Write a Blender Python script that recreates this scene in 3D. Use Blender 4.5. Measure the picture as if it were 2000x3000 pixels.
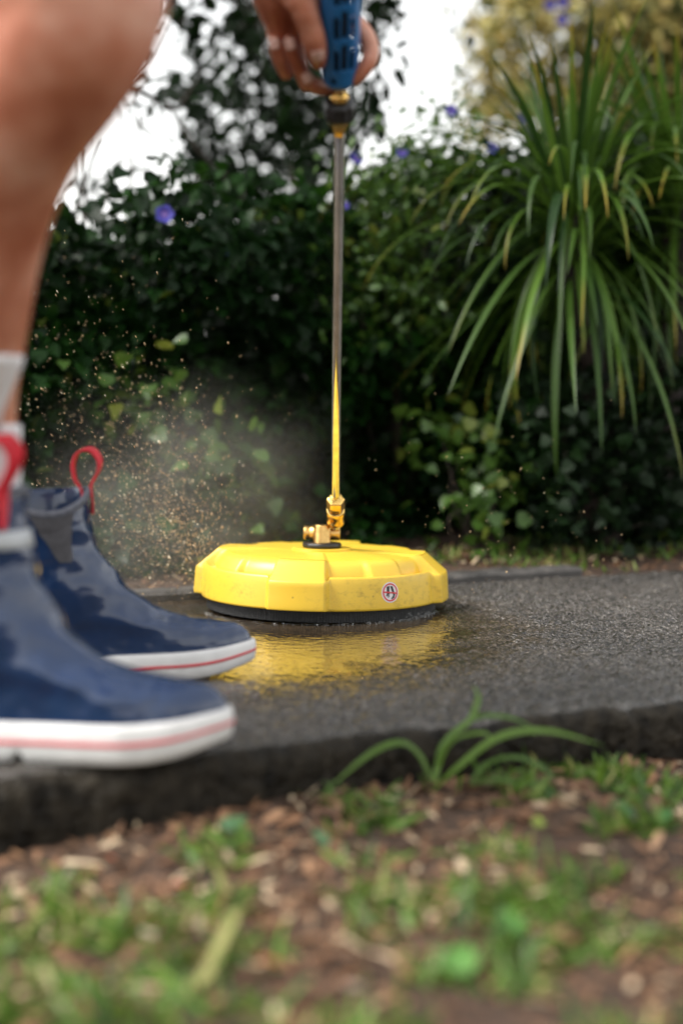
import bpy, bmesh, math, random
import numpy as np
from mathutils import Vector, Matrix, noise as mnoise

SC = bpy.context.scene
for o in list(bpy.data.objects):
    bpy.data.objects.remove(o, do_unlink=True)
COL = SC.collection
R = math.radians
rng = np.random.default_rng(11)
random.seed(7)

# ------------------------------------------------------------------ camera
CAM_H = 0.315
PITCH = math.atan(301 / 4166.7)
FPX = 4166.7                      # focal length in photograph pixels (50 mm on a 24 mm wide frame)
cam_d = bpy.data.cameras.new('camera')
cam = bpy.data.objects.new('camera', cam_d)
COL.objects.link(cam)
cam.location = (0, 0, CAM_H)
cam.rotation_euler = (R(90) - PITCH, 0, 0)
cam_d.sensor_fit = 'HORIZONTAL'
cam_d.sensor_width = 24
cam_d.lens = 50
cam_d.clip_start = 0.05
cam_d.clip_end = 500
cam_d.dof.use_dof = True
cam_d.dof.focus_distance = 2.0
cam_d.dof.aperture_fstop = 1.8
SC.camera = cam

# ------------------------------------------------------------------ sky, sun, exposure
SUN_EL, SUN_AZ = 50, 258          # compass degrees from +Y towards +X: behind the camera on the left
w = bpy.data.worlds.new('World')
SC.world = w
w.use_nodes = True
nt = w.node_tree
nt.nodes.clear()
sky = nt.nodes.new('ShaderNodeTexSky')
sky.sky_type = 'NISHITA'
sky.sun_disc = False
sky.sun_elevation = R(SUN_EL)
sky.sun_rotation = R(SUN_AZ)
sky.air_density = 2.2
sky.dust_density = 0.8
sky.ozone_density = 1.0
hs = nt.nodes.new('ShaderNodeHueSaturation')
hs.inputs['Saturation'].default_value = 0.10
bg = nt.nodes.new('ShaderNodeBackground')
bg.inputs['Strength'].default_value = 0.15
wo = nt.nodes.new('ShaderNodeOutputWorld')
nt.links.new(sky.outputs[0], hs.inputs['Color'])
nt.links.new(hs.outputs[0], bg.inputs['Color'])
nt.links.new(bg.outputs[0], wo.inputs['Surface'])

sun_d = bpy.data.lights.new('sun', 'SUN')
sun_d.energy = 2.9
sun_d.angle = R(24)
sun_d.color = (1.0, 0.96, 0.9)
sun = bpy.data.objects.new('sun', sun_d)
COL.objects.link(sun)
sd = Vector((math.sin(R(SUN_AZ)) * math.cos(R(SUN_EL)), math.cos(R(SUN_AZ)) * math.cos(R(SUN_EL)), math.sin(R(SUN_EL))))
sun.rotation_euler = sd.to_track_quat('Z', 'Y').to_euler()

SC.view_settings.view_transform = 'Standard'
SC.view_settings.look = 'None'
SC.view_settings.exposure = 1.12
SC.view_settings.gamma = 1.0
SC.view_settings.use_curve_mapping = False
SC.render.engine = 'CYCLES'
SC.cycles.use_denoising = True
SC.cycles.max_bounces = 7
SC.cycles.diffuse_bounces = 3
SC.cycles.glossy_bounces = 3
SC.cycles.transmission_bounces = 4
SC.cycles.transparent_max_bounces = 6
SC.cycles.volume_bounces = 1
SC.cycles.volume_step_rate = 2.0
SC.cycles.caustics_reflective = False
SC.cycles.caustics_refractive = False


# ------------------------------------------------------------------ helpers
def at(px, py, Y):
    """point of the place seen at photograph pixel (px, py) at distance Y"""
    cp, sp = math.cos(PITCH), math.sin(PITCH)
    u = (px - 1000) / FPX
    v = (1500 - py) / FPX
    d = Vector((u, cp + sp * v, -sp + cp * v))
    return Vector((0, 0, CAM_H)) + d * (Y / d.y)


def tag(o, label=None, cat=None, group=None, kind=None):
    if label: o['label'] = label
    if cat: o['category'] = cat
    if group: o['group'] = group
    if kind: o['kind'] = kind
    return o


def empty(name, loc=(0, 0, 0), rz=0.0):
    o = bpy.data.objects.new(name, None)
    o.empty_display_size = 0.02
    COL.objects.link(o)
    o.location = loc
    o.rotation_euler = (0, 0, rz)
    return o


def link(name, me, mat=None, parent=None, smooth=True):
    o = bpy.data.objects.new(name, me)
    COL.objects.link(o)
    if mat: me.materials.append(mat)
    if parent: o.parent = parent
    if smooth and len(me.polygons):
        me.polygons.foreach_set('use_smooth', np.ones(len(me.polygons), dtype=bool))
    return o


def mesh_np(name, V, F):
    """mesh from arrays; F is (m,k) with one k"""
    me = bpy.data.meshes.new(name)
    V = np.asarray(V, dtype=np.float32).reshape(-1, 3)
    F = np.asarray(F, dtype=np.int32)
    m, k = F.shape
    me.vertices.add(len(V)); me.vertices.foreach_set('co', V.ravel())
    me.loops.add(m * k); me.loops.foreach_set('vertex_index', F.ravel())
    me.polygons.add(m)
    me.polygons.foreach_set('loop_start', np.arange(m, dtype=np.int32) * k)
    me.update(calc_edges=True)
    me.validate()
    return me


def set_col(me, name, C):
    a = me.color_attributes.new(name, 'FLOAT_COLOR', 'POINT')
    C = np.asarray(C, dtype=np.float32)
    if C.shape[1] == 3:
        C = np.concatenate([C, np.ones((len(C), 1), dtype=np.float32)], 1)
    a.data.foreach_set('color', C.ravel())


def grid_faces(nu, nv, cu=False, cv=False):
    F = []
    for i in range(nu if cu else nu - 1):
        for j in range(nv if cv else nv - 1):
            a = i * nv + j
            b = ((i + 1) % nu) * nv + j
            c = ((i + 1) % nu) * nv + (j + 1) % nv
            d = i * nv + (j + 1) % nv
            F.append((a, b, c, d))
    return np.array(F, dtype=np.int32)


def pyd(name, V, F):
    me = bpy.data.meshes.new(name)
    me.from_pydata([tuple(v) for v in V], [], [tuple(f) for f in F])
    me.update()
    return me


def lathe(prof, n=48, cap=True):
    """prof list of (r,z) -> V,F lists"""
    V, F = [], []
    for r, z in prof:
        for k in range(n):
            a = 2 * math.pi * k / n
            V.append((r * math.cos(a), r * math.sin(a), z))
    for i in range(len(prof) - 1):
        for k in range(n):
            F.append((i * n + k, i * n + (k + 1) % n, (i + 1) * n + (k + 1) % n, (i + 1) * n + k))
    if cap:
        F.append(tuple(range(n))[::-1])
        F.append(tuple((len(prof) - 1) * n + k for k in range(n)))
    return V, F


def frame_z(d):
    """matrix whose Z is along d"""
    return Vector(d).to_track_quat('Z', 'Y').to_matrix().to_4x4()


def tube(pts, rads, n=12, ends=True, flat=None):
    """round tube along points, V,F"""
    pts = [Vector(p) for p in pts]
    V, F = [], []
    ref = None
    for i, p in enumerate(pts):
        d = (pts[min(i + 1, len(pts) - 1)] - pts[max(i - 1, 0)]).normalized()
        if ref is None:
            ref = Vector((0, 0, 1)) if abs(d.z) < 0.9 else Vector((1, 0, 0))
        s = d.cross(ref).normalized()
        t = s.cross(d).normalized()
        ref = t
        for k in range(n):
            a = 2 * math.pi * k / n
            V.append(p + s * (rads[i] * math.cos(a)) + t * (rads[i] * math.sin(a) * (flat or 1)))
    for i in range(len(pts) - 1):
        for k in range(n):
            F.append((i * n + k, i * n + (k + 1) % n, (i + 1) * n + (k + 1) % n, (i + 1) * n + k))
    if ends:
        F.append(tuple(range(n))[::-1])
        F.append(tuple((len(pts) - 1) * n + k for k in range(n)))
    return V, F


def smooth_path(pts, n):
    """Catmull-Rom resample of list of equal-length tuples"""
    P = [np.array(p, dtype=float) for p in pts]
    P = [2 * P[0] - P[1]] + P + [2 * P[-1] - P[-2]]
    out = []
    segs = len(P) - 3
    for i in range(n):
        t = i / (n - 1) * segs
        k = min(int(t), segs - 1)
        u = t - k
        a, b, c, d = P[k], P[k + 1], P[k + 2], P[k + 3]
        out.append(0.5 * ((2 * b) + (-a + c) * u + (2 * a - 5 * b + 4 * c - d) * u * u + (-a + 3 * b - 3 * c + d) * u ** 3))
    return out


# ------------------------------------------------------------------ materials
def new_mat(name):
    m = bpy.data.materials.new(name)
    m.use_nodes = True
    n = m.node_tree.nodes
    return m, n, m.node_tree.links, n['Principled BSDF']


def principled(name, col, rough=0.5, metal=0.0, spec=0.5, var=0.0, vscale=30.0, bump=0.0, bscale=200.0, coat=0.0, sss=0.0, bdist=0.002):
    m, n, L, b = new_mat(name)
    b.inputs['Base Color'].default_value = (*col, 1)
    b.inputs['Roughness'].default_value = rough
    b.inputs['Metallic'].default_value = metal
    b.inputs['Specular IOR Level'].default_value = spec
    b.inputs['Coat Weight'].default_value = coat
    b.inputs['Coat Roughness'].default_value = 0.08
    tc = n.new('ShaderNodeTexCoord')
    if var > 0:
        t = n.new('ShaderNodeTexNoise'); t.inputs['Scale'].default_value = vscale; t.inputs['Detail'].default_value = 6
        L.new(tc.outputs['Object'], t.inputs['Vector'])
        cr = n.new('ShaderNodeValToRGB')
        e = cr.color_ramp.elements
        e[0].position = 0.3; e[1].position = 0.7
        e[0].color = (*[c * (1 - var) for c in col], 1)
        e[1].color = (*[min(1, c * (1 + var)) for c in col], 1)
        L.new(t.outputs[0], cr.inputs[0]); L.new(cr.outputs[0], b.inputs['Base Color'])
        mr = n.new('ShaderNodeMapRange')
        mr.inputs[3].default_value = max(0.02, rough * (1 - var)); mr.inputs[4].default_value = min(1, rough * (1 + var))
        L.new(t.outputs[0], mr.inputs[0]); L.new(mr.outputs[0], b.inputs['Roughness'])
    if bump > 0:
        t2 = n.new('ShaderNodeTexNoise'); t2.inputs['Scale'].default_value = bscale; t2.inputs['Detail'].default_value = 5
        L.new(tc.outputs['Object'], t2.inputs['Vector'])
        bp = n.new('ShaderNodeBump'); bp.inputs['Strength'].default_value = bump; bp.inputs['Distance'].default_value = bdist
        L.new(t2.outputs[0], bp.inputs['Height']); L.new(bp.outputs[0], b.inputs['Normal'])
    if sss > 0:
        b.inputs['Subsurface Weight'].default_value = sss
        b.inputs['Subsurface Radius'].default_value = (1.0, 0.35, 0.2)
        b.inputs['Subsurface Scale'].default_value = 0.008
    return m


def leaf_mat(name, dark, light, third=None, rough=0.38, trans=0.3, attr='tint', spec=0.5):
    """per-leaf random tint read from a colour attribute"""
    m, n, L, b = new_mat(name)
    a = n.new('ShaderNodeAttribute'); a.attribute_name = attr
    sep = n.new('ShaderNodeSeparateColor'); L.new(a.outputs['Color'], sep.inputs[0])
    cr = n.new('ShaderNodeValToRGB')
    e = cr.color_ramp.elements
    e[0].color = (*dark, 1); e[1].color = (*light, 1); e[1].position = 0.85
    if third:
        x = e.new(0.95); x.color = (*third, 1)
    L.new(sep.outputs[0], cr.inputs[0])
    L.new(cr.outputs[0], b.inputs['Base Color'])
    b.inputs['Roughness'].default_value = rough
    b.inputs['Specular IOR Level'].default_value = spec
    tr = n.new('ShaderNodeBsdfTranslucent')
    hsv = n.new('ShaderNodeHueSaturation'); hsv.inputs['Value'].default_value = 1.5
    hsv.inputs['Hue'].default_value = 0.48
    L.new(cr.outputs[0], hsv.inputs['Color']); L.new(hsv.outputs[0], tr.inputs[0])
    mx = n.new('ShaderNodeMixShader'); mx.inputs[0].default_value = trans
    L.new(b.outputs[0], mx.inputs[1]); L.new(tr.outputs[0], mx.inputs[2])
    L.new(mx.outputs[0], n['Material Output'].inputs['Surface'])
    return m


M = {}
M['steel'] = principled('stainless steel', (0.78, 0.77, 0.75), 0.12, 1.0, var=0.15, vscale=60)
M['brass'] = principled('brass', (0.80, 0.52, 0.16), 0.2, 1.0, var=0.22, vscale=90, bump=0.05, bscale=600)
M['bronze'] = principled('dull brass', (0.56, 0.35, 0.12), 0.3, 1.0, var=0.3, vscale=80, bump=0.1, bscale=500)
M['black_plastic'] = principled('black plastic', (0.012, 0.012, 0.013), 0.38, var=0.25, vscale=80)
M['blue_plastic'] = principled('blue plastic', (0.008, 0.13, 0.36), 0.42, var=0.12, vscale=40, bump=0.06, bscale=900)
M['dark_inside'] = principled('dark rubber', (0.006, 0.005, 0.004), 0.6, var=0.2)
M['navy'] = principled('navy rubber', (0.008, 0.025, 0.075), 0.24, spec=0.4, var=0.10, vscale=26, bump=0.35, bscale=40, coat=0.5, bdist=0.010)
_n = M['navy'].node_tree
for _q in _n.nodes:
    if _q.type == 'TEX_NOISE' and abs(_q.inputs['Scale'].default_value - 40) < 1: _q.inputs['Detail'].default_value = 1.0
_n.links.new(_n.nodes['Bump'].outputs[0], _n.nodes['Principled BSDF'].inputs['Coat Normal'])
M['sole_white'] = principled('white rubber sole', (0.62, 0.61, 0.60), 0.45, var=0.08, vscale=50, bump=0.1, bscale=120)
M['sole_red'] = principled('red rubber stripe', (0.50, 0.012, 0.025), 0.4, var=0.1)
M['loop_red'] = principled('red webbing', (0.52, 0.008, 0.022), 0.5, var=0.25, vscale=120, bump=0.4, bscale=900)
M['elastic'] = principled('grey elastic', (0.06, 0.058, 0.065), 0.75, var=0.3, vscale=200, bump=0.5, bscale=700)
M['grey_trim'] = principled('grey fabric trim', (0.10, 0.105, 0.13), 0.7, var=0.3, vscale=150, bump=0.4, bscale=700)
M['stripe_grey'] = principled('grey reflective band', (0.42, 0.44, 0.46), 0.5, var=0.12)
M['sock'] = principled('white knit sock', (0.76, 0.74, 0.76), 0.9, var=0.07, vscale=90, bump=0.6, bscale=500)
M['nail'] = principled('finger nail', (0.64, 0.41, 0.35), 0.25, var=0.1, vscale=300)
M['shorts'] = principled('dark shorts cloth', (0.02, 0.022, 0.03), 0.85, var=0.2, bump=0.4, bscale=60)
M['shirt'] = principled('grey shirt cloth', (0.12, 0.12, 0.13), 0.9, var=0.2, bump=0.4, bscale=40)
M['bark'] = principled('bark', (0.035, 0.024, 0.016), 0.9, var=0.5, vscale=40, bump=1.0, bscale=60, bdist=0.01)
M['fibre'] = principled('brown fibrous trunk', (0.018, 0.009, 0.006), 0.9, var=0.5, vscale=50, bump=1.0, bscale=70, bdist=0.01)
M['st_white'] = principled('sticker white', (0.62, 0.60, 0.60), 0.45, var=0.06)
M['st_red'] = principled('sticker red', (0.52, 0.02, 0.03), 0.45, var=0.08)
M['st_black'] = principled('sticker black', (0.012, 0.012, 0.014), 0.45, var=0.1)
M['bristle'] = principled('black bristle', (0.008, 0.008, 0.008), 0.55, var=0.3, vscale=300, bump=0.8, bscale=400)
M['leaf_hedge'] = leaf_mat('vine leaf', (0.005, 0.019, 0.004), (0.022, 0.088, 0.008), (0.08, 0.12, 0.012), spec=0.2, rough=.45, trans=.22)
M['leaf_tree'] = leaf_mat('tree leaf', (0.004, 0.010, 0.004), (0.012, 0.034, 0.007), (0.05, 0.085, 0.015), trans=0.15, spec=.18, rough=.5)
M['leaf_bush'] = leaf_mat('shrub leaf', (0.022, 0.06, 0.010), (0.07, 0.145, 0.02), (0.17, 0.19, 0.03))
M['leaf_tan'] = leaf_mat('olive leaf', (0.030, 0.050, 0.012), (0.36, 0.31, 0.085), (0.52, 0.43, 0.16), rough=0.6, trans=0.3)
M['grass'] = leaf_mat('grass', (0.026, 0.075, 0.008), (0.12, 0.22, 0.026), (0.34, 0.33, 0.12), rough=0.5, trans=0.35)
M['litter'] = leaf_mat('litter', (0.035, 0.016, 0.008), (0.23, 0.112, 0.052), (0.52, 0.40, 0.26), rough=0.7, trans=0.1)
M['petal'] = principled('violet petal', (0.045, 0.04, 0.30), 0.6, var=0.25, vscale=60)
M['throat'] = principled('pale violet throat', (0.16, 0.09, 0.35), 0.6)


def mat_yellow():
    m, n, L, b = new_mat('yellow moulded plastic')
    tc = n.new('ShaderNodeTexCoord')
    base = n.new('ShaderNodeTexNoise'); base.inputs['Scale'].default_value = 9; base.inputs['Detail'].default_value = 4
    L.new(tc.outputs['Object'], base.inputs['Vector'])
    cr = n.new('ShaderNodeValToRGB')
    cr.color_ramp.elements[0].color = (0.65, 0.42, 0.030, 1); cr.color_ramp.elements[1].color = (0.70, 0.47, 0.044, 1)
    L.new(base.outputs[0], cr.inputs[0])
    # grime specks and scuffs low on the skirt
    sp = n.new('ShaderNodeTexNoise'); sp.inputs['Scale'].default_value = 70; sp.inputs['Detail'].default_value = 8; sp.inputs['Roughness'].default_value = 0.72
    mp = n.new('ShaderNodeMapping'); mp.inputs['Scale'].default_value = (1, 1, 1.6)
    L.new(tc.outputs['Object'], mp.inputs[0]); L.new(mp.outputs[0], sp.inputs['Vector'])
    r1 = n.new('ShaderNodeMapRange'); r1.inputs[1].default_value = 0.50; r1.inputs[2].default_value = 0.72
    L.new(sp.outputs[0], r1.inputs[0])
    big = n.new('ShaderNodeTexNoise'); big.inputs['Scale'].default_value = 11; big.inputs['Detail'].default_value = 2
    L.new(tc.outputs['Object'], big.inputs['Vector'])
    r2 = n.new('ShaderNodeMapRange'); r2.inputs[1].default_value = 0.44; r2.inputs[2].default_value = 0.60
    L.new(big.outputs[0], r2.inputs[0])
    sx = n.new('ShaderNodeSeparateXYZ'); L.new(tc.outputs['Object'], sx.inputs[0])
    r3 = n.new('ShaderNodeMapRange'); r3.inputs[1].default_value = 0.085; r3.inputs[2].default_value = 0.03
    L.new(sx.outputs[2], r3.inputs[0])
    m1 = n.new('ShaderNodeMath'); m1.operation = 'MULTIPLY'; L.new(r1.outputs[0], m1.inputs[0]); L.new(r2.outputs[0], m1.inputs[1])
    m2 = n.new('ShaderNodeMath'); m2.operation = 'MULTIPLY'; L.new(m1.outputs[0], m2.inputs[0]); L.new(r3.outputs[0], m2.inputs[1])
    m3 = n.new('ShaderNodeMath'); m3.operation = 'MULTIPLY'; L.new(m2.outputs[0], m3.inputs[0]); m3.inputs[1].default_value = 0.75
    # a few dark flecks anywhere
    vo = n.new('ShaderNodeTexVoronoi'); vo.inputs['Scale'].default_value = 34
    L.new(tc.outputs['Object'], vo.inputs['Vector'])
    r4 = n.new('ShaderNodeMapRange'); r4.inputs[1].default_value = 0.075; r4.inputs[2].default_value = 0.03
    L.new(vo.outputs['Distance'], r4.inputs[0])
    m4 = n.new('ShaderNodeMath'); m4.operation = 'MAXIMUM'; L.new(m3.outputs[0], m4.inputs[0])
    m5 = n.new('ShaderNodeMath'); m5.operation = 'MULTIPLY'; L.new(r4.outputs[0], m5.inputs[0]); m5.inputs[1].default_value = 0.5
    L.new(m5.outputs[0], m4.inputs[1])
    mx = n.new('ShaderNodeMix'); mx.data_type = 'RGBA'
    L.new(m4.outputs[0], mx.inputs['Factor']); L.new(cr.outputs[0], mx.inputs['A']); mx.inputs['B'].default_value = (0.11, 0.055, 0.02, 1)
    L.new(mx.outputs['Result'], b.inputs['Base Color'])
    b.inputs['Roughness'].default_value = 0.4
    b.inputs['Subsurface Weight'].default_value = 0.15
    b.inputs['Subsurface Radius'].default_value = (1, 0.6, 0.1)
    b.inputs['Subsurface Scale'].default_value = 0.004
    fb = n.new('ShaderNodeTexNoise'); fb.inputs['Scale'].default_value = 500
    L.new(tc.outputs['Object'], fb.inputs['Vector'])
    bp = n.new('ShaderNodeBump'); bp.inputs['Strength'].default_value = 0.08; bp.inputs['Distance'].default_value = 0.001
    L.new(fb.outputs[0], bp.inputs['Height']); L.new(bp.outputs[0], b.inputs['Normal'])
    return m


def mat_skin():
    m, n, L, b = new_mat('skin')
    tc = n.new('ShaderNodeTexCoord')
    a = n.new('ShaderNodeTexNoise'); a.inputs['Scale'].default_value = 13; a.inputs['Detail'].default_value = 7; a.inputs['Roughness'].default_value = .6
    L.new(tc.outputs['Object'], a.inputs['Vector'])
    cr = n.new('ShaderNodeValToRGB')
    e = cr.color_ramp.elements
    e[0].position = 0.34; e[0].color = (0.36, 0.105, 0.052, 1); e[1].position = 0.66; e[1].color = (0.66, 0.36, 0.26, 1)
    x = e.new(.5); x.color = (.52, .205, .125, 1)
    L.new(a.outputs[0], cr.inputs[0]); L.new(cr.outputs[0], b.inputs['Base Color'])
    b.inputs['Roughness'].default_value = 0.48
    b.inputs['Subsurface Weight'].default_value = 0.25
    b.inputs['Subsurface Radius'].default_value = (1.0, 0.35, 0.2)
    b.inputs['Subsurface Scale'].default_value = 0.006
    v = n.new('ShaderNodeTexVoronoi'); v.inputs['Scale'].default_value = 420
    L.new(tc.outputs['Object'], v.inputs['Vector'])
    nn = n.new('ShaderNodeTexNoise'); nn.inputs['Scale'].default_value = 90; nn.inputs['Detail'].default_value = 5
    L.new(tc.outputs['Object'], nn.inputs['Vector'])
    ad = n.new('ShaderNodeMath'); ad.operation = 'MULTIPLY_ADD'; L.new(v.outputs['Distance'], ad.inputs[0]); ad.inputs[1].default_value = 0.4
    L.new(nn.outputs[0], ad.inputs[2])
    bp = n.new('ShaderNodeBump'); bp.inputs['Strength'].default_value = 0.35; bp.inputs['Distance'].default_value = 0.0015
    L.new(ad.outputs[0], bp.inputs['Height']); L.new(bp.outputs[0], b.inputs['Normal'])
    return m


CLEAN = Vector((-0.033, 2.25, 0.0))


def mat_path():
    """wet, dark, coarse-grained surface with a film of water lying round the cleaner"""
    m, n, L, b = new_mat('wet paving')
    tc = n.new('ShaderNodeTexCoord')
    P = tc.outputs['Object']
    v1 = n.new('ShaderNodeTexVoronoi'); v1.inputs['Scale'].default_value = 230; L.new(P, v1.inputs['Vector'])
    v2 = n.new('ShaderNodeTexNoise'); v2.inputs['Scale'].default_value = 230; v2.inputs['Detail'].default_value = 3; L.new(P, v2.inputs['Vector'])
    lo = n.new('ShaderNodeTexNoise'); lo.inputs['Scale'].default_value = 5; lo.inputs['Detail'].default_value = 5; L.new(P, lo.inputs['Vector'])
    # colour of the stone grains
    cr = n.new('ShaderNodeValToRGB')
    e = cr.color_ramp.elements
    e[0].position = 0.25; e[0].color = (0.010, 0.009, 0.008, 1); e[1].position = 0.85; e[1].color = (0.115, 0.10, 0.085, 1)
    mxn = n.new('ShaderNodeMath'); mxn.operation = 'MULTIPLY_ADD'
    L.new(v1.outputs['Color'], mxn.inputs[0]); mxn.inputs[1].default_value = 0.55
    hl = n.new('ShaderNodeMath'); hl.operation = 'MULTIPLY'; L.new(lo.outputs[0], hl.inputs[0]); hl.inputs[1].default_value = 0.5
    L.new(hl.outputs[0], mxn.inputs[2]); L.new(mxn.outputs[0], cr.inputs[0])
    # water film: distance from the cleaner, edge broken up by noise
    sub = n.new('ShaderNodeVectorMath'); sub.operation = 'SUBTRACT'; L.new(P, sub.inputs[0]); sub.inputs[1].default_value = (-0.13, 2.0, 0)
    scl = n.new('ShaderNodeVectorMath'); scl.operation = 'MULTIPLY'; L.new(sub.outputs[0], scl.inputs[0]); scl.inputs[1].default_value = (1 / 0.40, 1 / 0.52, 0)
    ln = n.new('ShaderNodeVectorMath'); ln.operation = 'LENGTH'; L.new(scl.outputs[0], ln.inputs[0])
    en = n.new('ShaderNodeTexNoise'); en.inputs['Scale'].default_value = 14; en.inputs['Detail'].default_value = 6; L.new(P, en.inputs['Vector'])
    ad = n.new('ShaderNodeMath'); ad.operation = 'MULTIPLY_ADD'; L.new(en.outputs[0], ad.inputs[0]); ad.inputs[1].default_value = 0.7; L.new(ln.outputs['Value'], ad.inputs[2])
    wet = n.new('ShaderNodeMapRange'); wet.inputs[1].default_value = 1.5; wet.inputs[2].default_value = 1.0
    L.new(ad.outputs[0], wet.inputs[0])
    W = wet.outputs[0]
    dk = n.new('ShaderNodeMix'); dk.data_type = 'RGBA'; L.new(W, dk.inputs['Factor']); L.new(cr.outputs[0], dk.inputs['A'])
    dkc = n.new('ShaderNodeMix'); dkc.data_type = 'RGBA'; dkc.blend_type = 'MULTIPLY'; dkc.inputs['Factor'].default_value = 1
    L.new(cr.outputs[0], dkc.inputs['A']); dkc.inputs['B'].default_value = (1.0, 0.78, 0.5, 1)
    L.new(dkc.outputs['Result'], dk.inputs['B'])
    L.new(dk.outputs['Result'], b.inputs['Base Color'])
    rg = n.new('ShaderNodeMapRange'); rg.inputs[3].default_value = 0.10; rg.inputs[4].default_value = 0.04; L.new(W, rg.inputs[0])
    L.new(rg.outputs[0], b.inputs['Roughness'])
    b.inputs['Specular IOR Level'].default_value = 0.5
    mxw = n.new('ShaderNodeMath'); mxw.operation = 'MAXIMUM'; L.new(W, mxw.inputs[0]); mxw.inputs[1].default_value = .28; L.new(mxw.outputs[0], b.inputs['Coat Weight']); b.inputs['Coat Roughness'].default_value = .03; b.inputs['Coat IOR'].default_value = 1.33
    # grain relief outside the film, small ripples in it
    hsum = n.new('ShaderNodeMath'); hsum.operation = 'MULTIPLY_ADD'; L.new(v1.outputs['Distance'], hsum.inputs[0]); hsum.inputs[1].default_value = -1.0; L.new(v2.outputs[0], hsum.inputs[2])
    b1 = n.new('ShaderNodeBump'); b1.inputs['Distance'].default_value = 0.005
    st = n.new('ShaderNodeMapRange'); st.inputs[3].default_value = 1.0; st.inputs[4].default_value = 0.05; L.new(W, st.inputs[0])
    L.new(st.outputs[0], b1.inputs['Strength']); L.new(hsum.outputs[0], b1.inputs['Height'])
    rp = n.new('ShaderNodeTexNoise'); rp.inputs['Scale'].default_value = 65; rp.inputs['Detail'].default_value = 3; L.new(P, rp.inputs['Vector'])
    b2 = n.new('ShaderNodeBump'); b2.inputs['Distance'].default_value = 0.003
    st2 = n.new('ShaderNodeMath'); st2.operation = 'MULTIPLY'; L.new(W, st2.inputs[0]); st2.inputs[1].default_value = 0.16
    L.new(st2.outputs[0], b2.inputs['Strength']); L.new(rp.outputs[0], b2.inputs['Height']); L.new(b1.outputs[0], b2.inputs['Normal'])
    L.new(b2.outputs[0], b.inputs['Normal']); L.new(b2.outputs[0], b.inputs['Coat Normal'])
    return m


def mat_ground():
    m, n, L, b = new_mat('garden soil')
    tc = n.new('ShaderNodeTexCoord')
    a = n.new('ShaderNodeTexNoise'); a.inputs['Scale'].default_value = 7; a.inputs['Detail'].default_value = 8; L.new(tc.outputs['Object'], a.inputs['Vector'])
    cr = n.new('ShaderNodeValToRGB'); e = cr.color_ramp.elements
    e[0].position = 0.3; e[0].color = (0.012, 0.007, 0.004, 1); e[1].position = 0.72; e[1].color = (0.072, 0.043, 0.025, 1)
    x = e.new(0.5); x.color = (0.044, 0.021, 0.010, 1)
    L.new(a.outputs[0], cr.inputs[0]); L.new(cr.outputs[0], b.inputs['Base Color'])
    b.inputs['Roughness'].default_value = 0.9
    t = n.new('ShaderNodeTexNoise'); t.inputs['Scale'].default_value = 90; t.inputs['Detail'].default_value = 8; L.new(tc.outputs['Object'], t.inputs['Vector'])
    bp = n.new('ShaderNodeBump'); bp.inputs['Strength'].default_value = 1; bp.inputs['Distance'].default_value = 0.01
    L.new(t.outputs[0], bp.inputs['Height']); L.new(bp.outputs[0], b.inputs['Normal'])
    return m


M['yellow'] = mat_yellow()
M['skin'] = mat_skin()
M['path'] = mat_path()
M['ground'] = mat_ground()
M['path_side'] = principled('damp stained concrete side with painted shade', (0.020, 0.0165, 0.012), 0.7, var=0.9, vscale=45, bump=1.0, bscale=90, bdist=0.012, spec=.12)  # near-black: shade on the front face is put into this colour, besides damp staining
M['kerb'] = principled('weathered kerb', (0.055, 0.05, 0.046), 0.6, var=0.5, vscale=30, bump=0.9, bscale=150, bdist=0.004)

# ------------------------------------------------------------------ ground, path, kerb
PDIR = Vector((0.90, 0.436, 0)).normalized()       # the path runs from near left to far right
PNRM = Vector((-PDIR.y, PDIR.x, 0))                # across the path, away from the camera
P0 = Vector((-0.114, 1.292, 0))                    # a point on its near edge
PW = 1.0


def path_st(x, y):
    d = Vector((x, y, 0)) - P0
    return d.dot(PDIR), d.dot(PNRM)


def sstep(a, b, x):
    t = min(1, max(0, (x - a) / (b - a)))
    return t * t * (3 - 2 * t)


def nz(x, y, z=0.0, s=1.0):
    return mnoise.noise(Vector((x * s, y * s, z)))


def ground_z(x, y):
    s, t = path_st(x, y)
    bump = 0.008 * nz(x, y, 0, 7) + 0.004 * nz(x, y, 3, 23)
    if t < 0.05:
        base = float(np.interp(s, [-.25, 0, .3, .6], [-.076, -.052, -.053, -.068])) - 0.02 * min(1.5, max(0, -t - 0.05) / 0.4) * 0.4
    elif t < 0.9:
        base = -0.09
    else:
        base = -0.012 + min(0.09, max(0, t - 1.0) * 0.055)
    if abs(x) > 4 or y > 7:
        bump *= 0.3
    return base + bump


def build_ground():
    xs = np.concatenate([[-150, -60, -25, -10, -5, -3, -2, -1.5], np.arange(-1.2, 1.6, 0.025), [1.8, 2.2, 3, 5, 10, 25, 60, 150]])
    ys = np.concatenate([[-60, -20, -6, -2, -0.5, 0.2], np.arange(0.5, 4.0, 0.025), [4.5, 5.5, 7, 10, 18, 40, 90, 240]])
    V = [(x, y, ground_z(x, y)) for x in xs for y in ys]
    me = mesh_np('ground', V, grid_faces(len(xs), len(ys)))
    return tag(link('ground', me, M['ground']), 'bare reddish soil and thin lawn beside the path', 'ground', kind='structure')


build_ground()


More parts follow.
